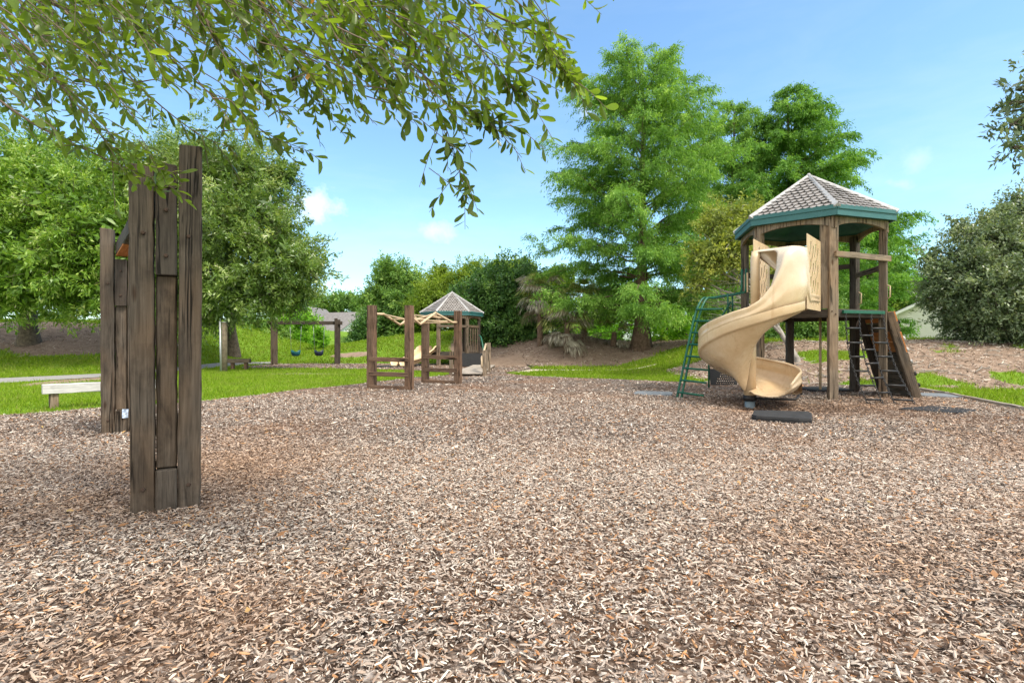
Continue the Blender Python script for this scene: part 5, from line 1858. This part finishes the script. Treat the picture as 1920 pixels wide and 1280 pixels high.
# double slide to the left front
s0 = q[5].lerp(q[0], .5) + Vector((0, 0, D2)); sdir = Vector((-.45, -.9, 0)).normalized(); sw_ = Vector((-sdir.y, sdir.x, 0))
prof = [(0, .02), (.35, .02), (.9, -.22), (1.6, -.48), (2.1, -.56), (2.6, -.58)]
m = MB(); V = []
cs = [(-.55, .22), (-.50, .24), (-.46, .06), (-.40, 0), (-.10, 0), (-.05, .08), (0, .22), (.05, .08), (.10, 0), (.40, 0), (.46, .06), (.50, .24), (.55, .22)]
sp = [(float(s), float(np.interp(s, [p[0] for p in prof], [p[1] for p in prof]))) for s in np.linspace(0, 2.6, 18)]
for s, z in sp:
    for a, h in cs:
        V.append(s0 + sdir * s + sw_ * a + Vector((0, 0, z + h * (1.25 if s < .6 else 1))))
K = len(cs)
m.add(V, [(i * K + k, i * K + k + 1, (i + 1) * K + k + 1, (i + 1) * K + k) for i in range(len(sp) - 1) for k in range(K - 1)], True)
ds = m.build('double_slide', TAN, tw2, s0)
md = ds.modifiers.new('thick', 'SOLIDIFY'); md.thickness = .03
# boardwalk
wa = Vector((-.715 - .5, 18.1, .12)); wl = 6.3
for i in range(22):
    y = 18.1 + i * wl / 22
    board('walk_plank', Vector((-2.02 + i * .012, y, .12)), Vector((-1.02 + i * .012 - .012 * 0, y, .12)), wl / 22 - .012, .04, W_PLANK, tw2, (0, 0, 1), 4, .003)
for x in (-1.98, -1.06):
    board('walk_stringer', Vector((x, 18.0, .045)), Vector((x + .25, 24.3, .045)), .05, .10, W_GREY, tw2)
board('walk_post', Vector((-.93, 18.15, -.1)), Vector((-.93, 18.15, .90)), .14, .12, W_TOWER, tw2, (0, 1, 0))
board('walk_post', Vector((-.90, 20.6, -.1)), Vector((-.90, 20.6, 1.15)), .14, .12, W_TOWER, tw2, (0, 1, 0))
board('walk_post', Vector((-2.12, 18.6, -.1)), Vector((-2.12, 18.6, .85)), .13, .12, W_GREY, tw2, (0, 1, 0))
tubeobj('hand_rail', [Vector((-.98, 18.3, .45)), Vector((-1.0, 18.7, .80)), Vector((-1.0, 20.4, 1.10))], .04, TAN_STEEL, tw2, 8)
tubeobj('hand_rail', [Vector((-1.0, 18.3, .30)), Vector((-1.1, 19.4, .62)), Vector((-1.15, 20.6, .62)), Vector((-1.2, 21.2, .2))], .045, TAN_STEEL, tw2, 8)
perforated('step_panel', Vector((-2.4, 24.6, .05)), Vector((1, 0, 0)), Vector((0, .25, 1)).normalized(), 1.15, .62, .04, RUBBER, tw2, [])
tubeobj('grab_bar', smoothpath([Vector((-1.3, 24.6, .1)), Vector((-1.32, 24.8, .7)), Vector((-1.45, 25.2, 1.35)), Vector((-1.6, 26, 1.5))], 4), .035, GREEN, tw2, 8)
tubeobj('grab_bar', smoothpath([Vector((-2.4, 24.6, .1)), Vector((-2.42, 24.8, .7)), Vector((-2.5, 25.2, 1.35)), Vector((-2.5, 26, 1.5))], 4), .035, TAN_STEEL, tw2, 8)


# ------------------------------------------------------------------ mats
def mat_thing(name, label, poly, h, z, mat, group='rubber mats in the mulch'):
    m = MB()
    c = Vector((sum(p[0] for p in poly) / len(poly), sum(p[1] for p in poly) / len(poly), 0))
    rp = []
    for i in range(len(poly)):
        a, b = Vector(poly[i]), Vector(poly[(i + 1) % len(poly)])
        for k in range(5):
            rp.append(a.lerp(b, k / 5 + .08 * (k == 0)))
    n = len(rp)
    V = [(p.x, p.y, z - .06) for p in rp] + [(p.x, p.y, z + h * .7) for p in rp] + [(c.x + (p.x - c.x) * .975, c.y + (p.y - c.y) * .975, z + h) for p in rp]
    F = [(i, (i + 1) % n, (i + 1) % n + n, i + n) for i in range(n)] + [(i + n, (i + 1) % n + n, (i + 1) % n + 2 * n, i + 2 * n) for i in range(n)] + [tuple(range(2 * n, 3 * n))]
    m.add(V, F)
    o = m.build(name, mat, None, c + Vector((0, 0, z)))
    return tag(o, label, 'mat', group)


mat_thing('rubber_mat', 'thick black rubber mat lying at the foot of the spiral slide', [(3.51, 7.82), (4.19, 7.45), (4.67, 8.30), (3.84, 8.48)], .085, .03, RUBBER)
mat_thing('rubber_mat', 'black rubber mat sunk among chips in front of the chain ladder', [(6.55, 9.15), (7.15, 8.55), (7.85, 8.95), (7.55, 9.55)], .028, .030, RUBBER)
mat_thing('rubber_mat', 'grey-blue mat showing beside the foot of the plank wall', [(8.65, 11.2), (9.35, 10.9), (9.55, 11.7), (8.75, 11.95)], .03, .035, RUBBER_GREY)
mat_thing('rubber_mat', 'dark mat under the back of the tower beside the tan pole', [(7.0, 12.3), (8.0, 12.3), (8.05, 13.3), (7.0, 13.3)], .045, .035, RUBBER)
mat_thing('rubber_mat', 'dusty grey mat nearly buried left of the green ladder foot', [(2.65, 11.75), (3.40, 11.4), (3.7, 12.2), (2.9, 12.4)], .020, .036, RUBBER_GREY)
mat_thing('rubber_mat', 'thin dark mat on the far mulch below the toddler slide', [(-6.3, 24.0), (-5.4, 24.0), (-5.4, 24.8), (-6.3, 24.8)], .05, .035, RUBBER)


# ------------------------------------------------------------------ edging boards
def edging(name, label, pts, mat, w=.07, h=.11):
    root = thing(name, Vector((*pts[0], 0)), label, 'edging', 'timber edging round the mulch')
    for i in range(len(pts) - 1):
        board('edging_board', Vector((*pts[i], h * .35)), Vector((*pts[i + 1], h * .35)), w, h, mat, root, (0, 0, 1), 10, .006)


edging('bed_edging', 'pale timber edging along the right side of the mulch', [(8.25, 6.4), (8.70, 9.1), (9.55, 11.7), (9.85, 13.1)], W_PLANK)
edging('bed_edging', 'dark low edging at the back of the mulch behind the tower', [(8.9, 14.55), (7.2, 14.9), (5.5, 15.25)], W_PLANK, .06, .08)
edging('bed_edging', 'dark edging closing the far bed right of the boardwalk', [(.95, 23.6), (.5, 27.9), (-1.4, 28.15)], W_DARK)


# ------------------------------------------------------------------ houses
def gable_house(name, label, x0, x1, y0, y1, z0, ze, zr, axis, wall, roofmat, windows=()):
    root = thing(name, Vector(((x0 + x1) / 2, (y0 + y1) / 2, z0)), label, 'house', 'houses beyond the park')
    m = MB()
    V = [(x0, y0, z0), (x1, y0, z0), (x1, y1, z0), (x0, y1, z0), (x0, y0, ze), (x1, y0, ze), (x1, y1, ze), (x0, y1, ze)]
    F = [(0, 1, 5, 4), (1, 2, 6, 5), (2, 3, 7, 6), (3, 0, 4, 7)]
    if axis == 'y':       # gables face the camera
        xm = (x0 + x1) / 2
        V += [(xm, y0, zr), (xm, y1, zr)]
        F = [(0, 1, 5, 8, 4), (1, 2, 6, 5), (2, 3, 7, 9, 6), (3, 0, 4, 7)]
    else:
        ym = (y0 + y1) / 2
        V += [(x0, ym, zr), (x1, ym, zr)]
        F = [(0, 1, 5, 4), (1, 2, 6, 9, 5), (2, 3, 7, 6), (3, 0, 4, 8, 7)]
    m.add(V, F)
    m.build('wall', wall, root, (x0, y0, z0))
    r = MB(); ov = .4; th = .12
    if axis == 'y':
        xm = (x0 + x1) / 2; sl = (zr - ze) / (xm - x0)
        for s in (-1, 1):
            xe = xm + s * ((x1 - x0) / 2 + ov); zz = ze - ov * sl
            V = [(xm, y0 - ov, zr), (xe, y0 - ov, zz), (xe, y1 + ov, zz), (xm, y1 + ov, zr)]
            V += [(a, b, c + th) for a, b, c in V]
            r.add(V, [(3, 2, 1, 0), (4, 5, 6, 7), (0, 1, 5, 4), (1, 2, 6, 5), (2, 3, 7, 6), (3, 0, 4, 7)])
    else:
        ym = (y0 + y1) / 2; sl = (zr - ze) / (ym - y0)
        for s in (-1, 1):
            ye = ym + s * ((y1 - y0) / 2 + ov); zz = ze - ov * sl
            V = [(x0 - ov, ym, zr), (x1 + ov, ym, zr), (x1 + ov, ye, zz), (x0 - ov, ye, zz)]
            V += [(a, b, c + th) for a, b, c in V]
            r.add(V, [(3, 2, 1, 0), (4, 5, 6, 7), (0, 1, 5, 4), (1, 2, 6, 5), (2, 3, 7, 6), (3, 0, 4, 7)])
    r.build('roof', roofmat, root, (x0, y0, ze))
    if axis == 'y':
        for s in (-1, 1):
            xe = xm + s * ((x1 - x0) / 2 + ov + .02); zz = ze - (ov + .02) * sl
            t = MB(); t.bar((xm, y0 - ov - .02, zr - .08), (xe, y0 - ov - .02, zz - .08), .06, .24, (0, 0, 1)); t.build('rake_board', WHITE, root, (xm, y0, zr))
    for (wx, wz, ww, wh) in windows:
        w = MB(); w.bar((wx, y0 - .03, wz - wh / 2), (wx, y0 - .03, wz + wh / 2), ww, .06, (0, 1, 0)); wo = w.build('window', WHITE, root, (wx, y0, wz))
        w = MB(); w.bar((wx, y0 - .05, wz - wh / 2 + .08), (wx, y0 - .05, wz + wh / 2 - .08), ww - .16, .06, (0, 1, 0)); w.build('pane', NAVY, wo, (wx, y0, wz))
    return root


gable_house('house', 'white lap-sided gable house half hidden by the right oak', 36.6, 46.6, 46.8, 56.8, .3, 2.8, 5.4, 'y', SIDING, ROOF_GREY).rotation_euler = (0, 0, R(-42))
gable_house('house', 'white house with a broad grey roof seen past the swing beam', -27.0, -21.0, 72, 82, -.5, 2.7, 5.3, 'x', WHITE, ROOF_GREY, [(-25.4, 1.4, 1.2, 1.4), (-23.0, 1.4, 1.2, 1.4)]).rotation_euler = (0, 0, R(-22))
gable_house('house', 'cream gabled wing just left of the broad grey roof', -29.6, -26.4, 73, 80, -.5, 4.2, 5.9, 'y', CREAM, ROOF_GREY, [(-27.8, 3.4, .9, 1.1)])
gable_house('house', 'white house sliver between the climber posts', -21.0, -17.4, 84, 92, -.5, 2.7, 4.6, 'x', WHITE, ROOF_GREY)

# ------------------------------------------------------------------ light, sky, camera
EL, AZ = R(56), None
sdirv = Vector((.62, -.42, 0)).normalized() * math.cos(EL) + Vector((0, 0, math.sin(EL)))
sun = bpy.data.lights.new('sun', 'SUN')
sun.energy = 2.1; sun.angle = R(15); sun.color = (1.0, .92, .80)
so = bpy.data.objects.new('sun', sun); COL.objects.link(so)
so.rotation_euler = sdirv.to_track_quat('Z', 'Y').to_euler()

world = bpy.data.worlds.new('World'); scene.world = world
world.use_nodes = True
nt = world.node_tree; nt.nodes.clear()
out = nt.nodes.new('ShaderNodeOutputWorld'); bg = nt.nodes.new('ShaderNodeBackground')
sky = nt.nodes.new('ShaderNodeTexSky'); sky.sky_type = 'NISHITA'; sky.sun_disc = False
sky.sun_elevation = EL; sky.sun_rotation = math.atan2(sdirv.x, sdirv.y)
sky.air_density = 1.0; sky.dust_density = .6; sky.ozone_density = 1.4
bg.inputs['Strength'].default_value = .12
tc = nt.nodes.new('ShaderNodeTexCoord')


def cloud(px, py, sx, sy, amt, seed):
    d = P(px, py, 1.0); d.z -= CAM_H; d.normalize()
    sub = nt.nodes.new('ShaderNodeVectorMath'); sub.operation = 'SUBTRACT'
    nt.links.new(tc.outputs['Generated'], sub.inputs[0]); sub.inputs[1].default_value = d
    mul = nt.nodes.new('ShaderNodeVectorMath'); mul.operation = 'MULTIPLY'
    nt.links.new(sub.outputs[0], mul.inputs[0]); mul.inputs[1].default_value = (1 / sx, 1 / sx, 1 / sy)
    ln = nt.nodes.new('ShaderNodeVectorMath'); ln.operation = 'LENGTH'
    nt.links.new(mul.outputs[0], ln.inputs[0])
    n = noise(nt, tc.outputs['Generated'], 26 + seed, 6, .62)
    v = mathn(nt, 'ADD', ln.outputs['Value'], mathn(nt, 'MULTIPLY', mathn(nt, 'SUBTRACT', n, .5), 2.6))
    r = ramp(nt, v, [(.05, (amt,) * 3), (1.0, (0, 0, 0))])
    return r.outputs[0]


cl = None
for a in ((590, 385, .050, .030, .62, 0), (820, 432, .040, .018, .36, 3), (1712, 298, .024, .020, .16, 5), (1690, 345, .02, .010, .2, 7), (1105, 195, .03, .03, .35, 9)):
    r = cloud(*a)
    cl = r if cl is None else mathn(nt, 'MAXIMUM', cl, r)
hsv = nt.nodes.new('ShaderNodeHueSaturation'); hsv.inputs['Saturation'].default_value = 1.0; hsv.inputs['Value'].default_value = 1.0
nt.links.new(sky.outputs[0], hsv.inputs['Color'])
skyc = mixc(nt, 1.0, hsv.outputs[0], (.84, 1.02, 1.06), 'MULTIPLY')
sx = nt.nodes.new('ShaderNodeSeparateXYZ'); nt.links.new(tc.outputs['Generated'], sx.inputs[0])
# unseen white cloud added overhead and behind the viewer as neutral fill light
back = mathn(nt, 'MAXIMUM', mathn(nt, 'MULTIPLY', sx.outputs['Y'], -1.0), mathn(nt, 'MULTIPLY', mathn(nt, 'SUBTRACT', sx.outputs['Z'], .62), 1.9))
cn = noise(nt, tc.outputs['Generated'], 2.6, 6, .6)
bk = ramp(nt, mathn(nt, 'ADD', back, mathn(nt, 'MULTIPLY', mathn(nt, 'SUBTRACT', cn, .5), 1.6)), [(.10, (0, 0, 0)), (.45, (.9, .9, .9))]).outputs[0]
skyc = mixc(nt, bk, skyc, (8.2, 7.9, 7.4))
vm = nt.nodes.new('ShaderNodeMapping'); vm.inputs['Scale'].default_value = (1.6, 1.6, 6.0)
nt.links.new(tc.outputs['Generated'], vm.inputs[0])
vn = noise(nt, vm.outputs[0], 2.2, 7, .62, .4)
veil = mathn(nt, 'MULTIPLY', ramp(nt, vn, [(.46, (0, 0, 0)), (.78, (.16, .16, .16))]).outputs[0], ramp(nt, sx.outputs['Z'], [(.05, (1, 1, 1)), (.55, (.25, .25, .25))]).outputs[0])
skyc = mixc(nt, veil, skyc, (5.2, 5.3, 5.4))
skyc = mixc(nt, cl, skyc, (5.5, 5.6, 5.7))
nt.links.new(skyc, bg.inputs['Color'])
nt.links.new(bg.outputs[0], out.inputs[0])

cam = bpy.data.cameras.new('camera')
cam.sensor_width = 36; cam.lens = FPX / 1920 * 36
cam.clip_start = .05; cam.clip_end = 2000
co = bpy.data.objects.new('camera', cam); COL.objects.link(co)
co.location = (0, 0, CAM_H); co.rotation_euler = (R(90), 0, 0)
scene.camera = co
scene.cycles.max_bounces = 10
scene.cycles.diffuse_bounces = 7
scene.view_settings.view_transform = 'Standard'
scene.view_settings.look = 'None'
scene.view_settings.exposure = 1.25
scene.view_settings.gamma = 1.0
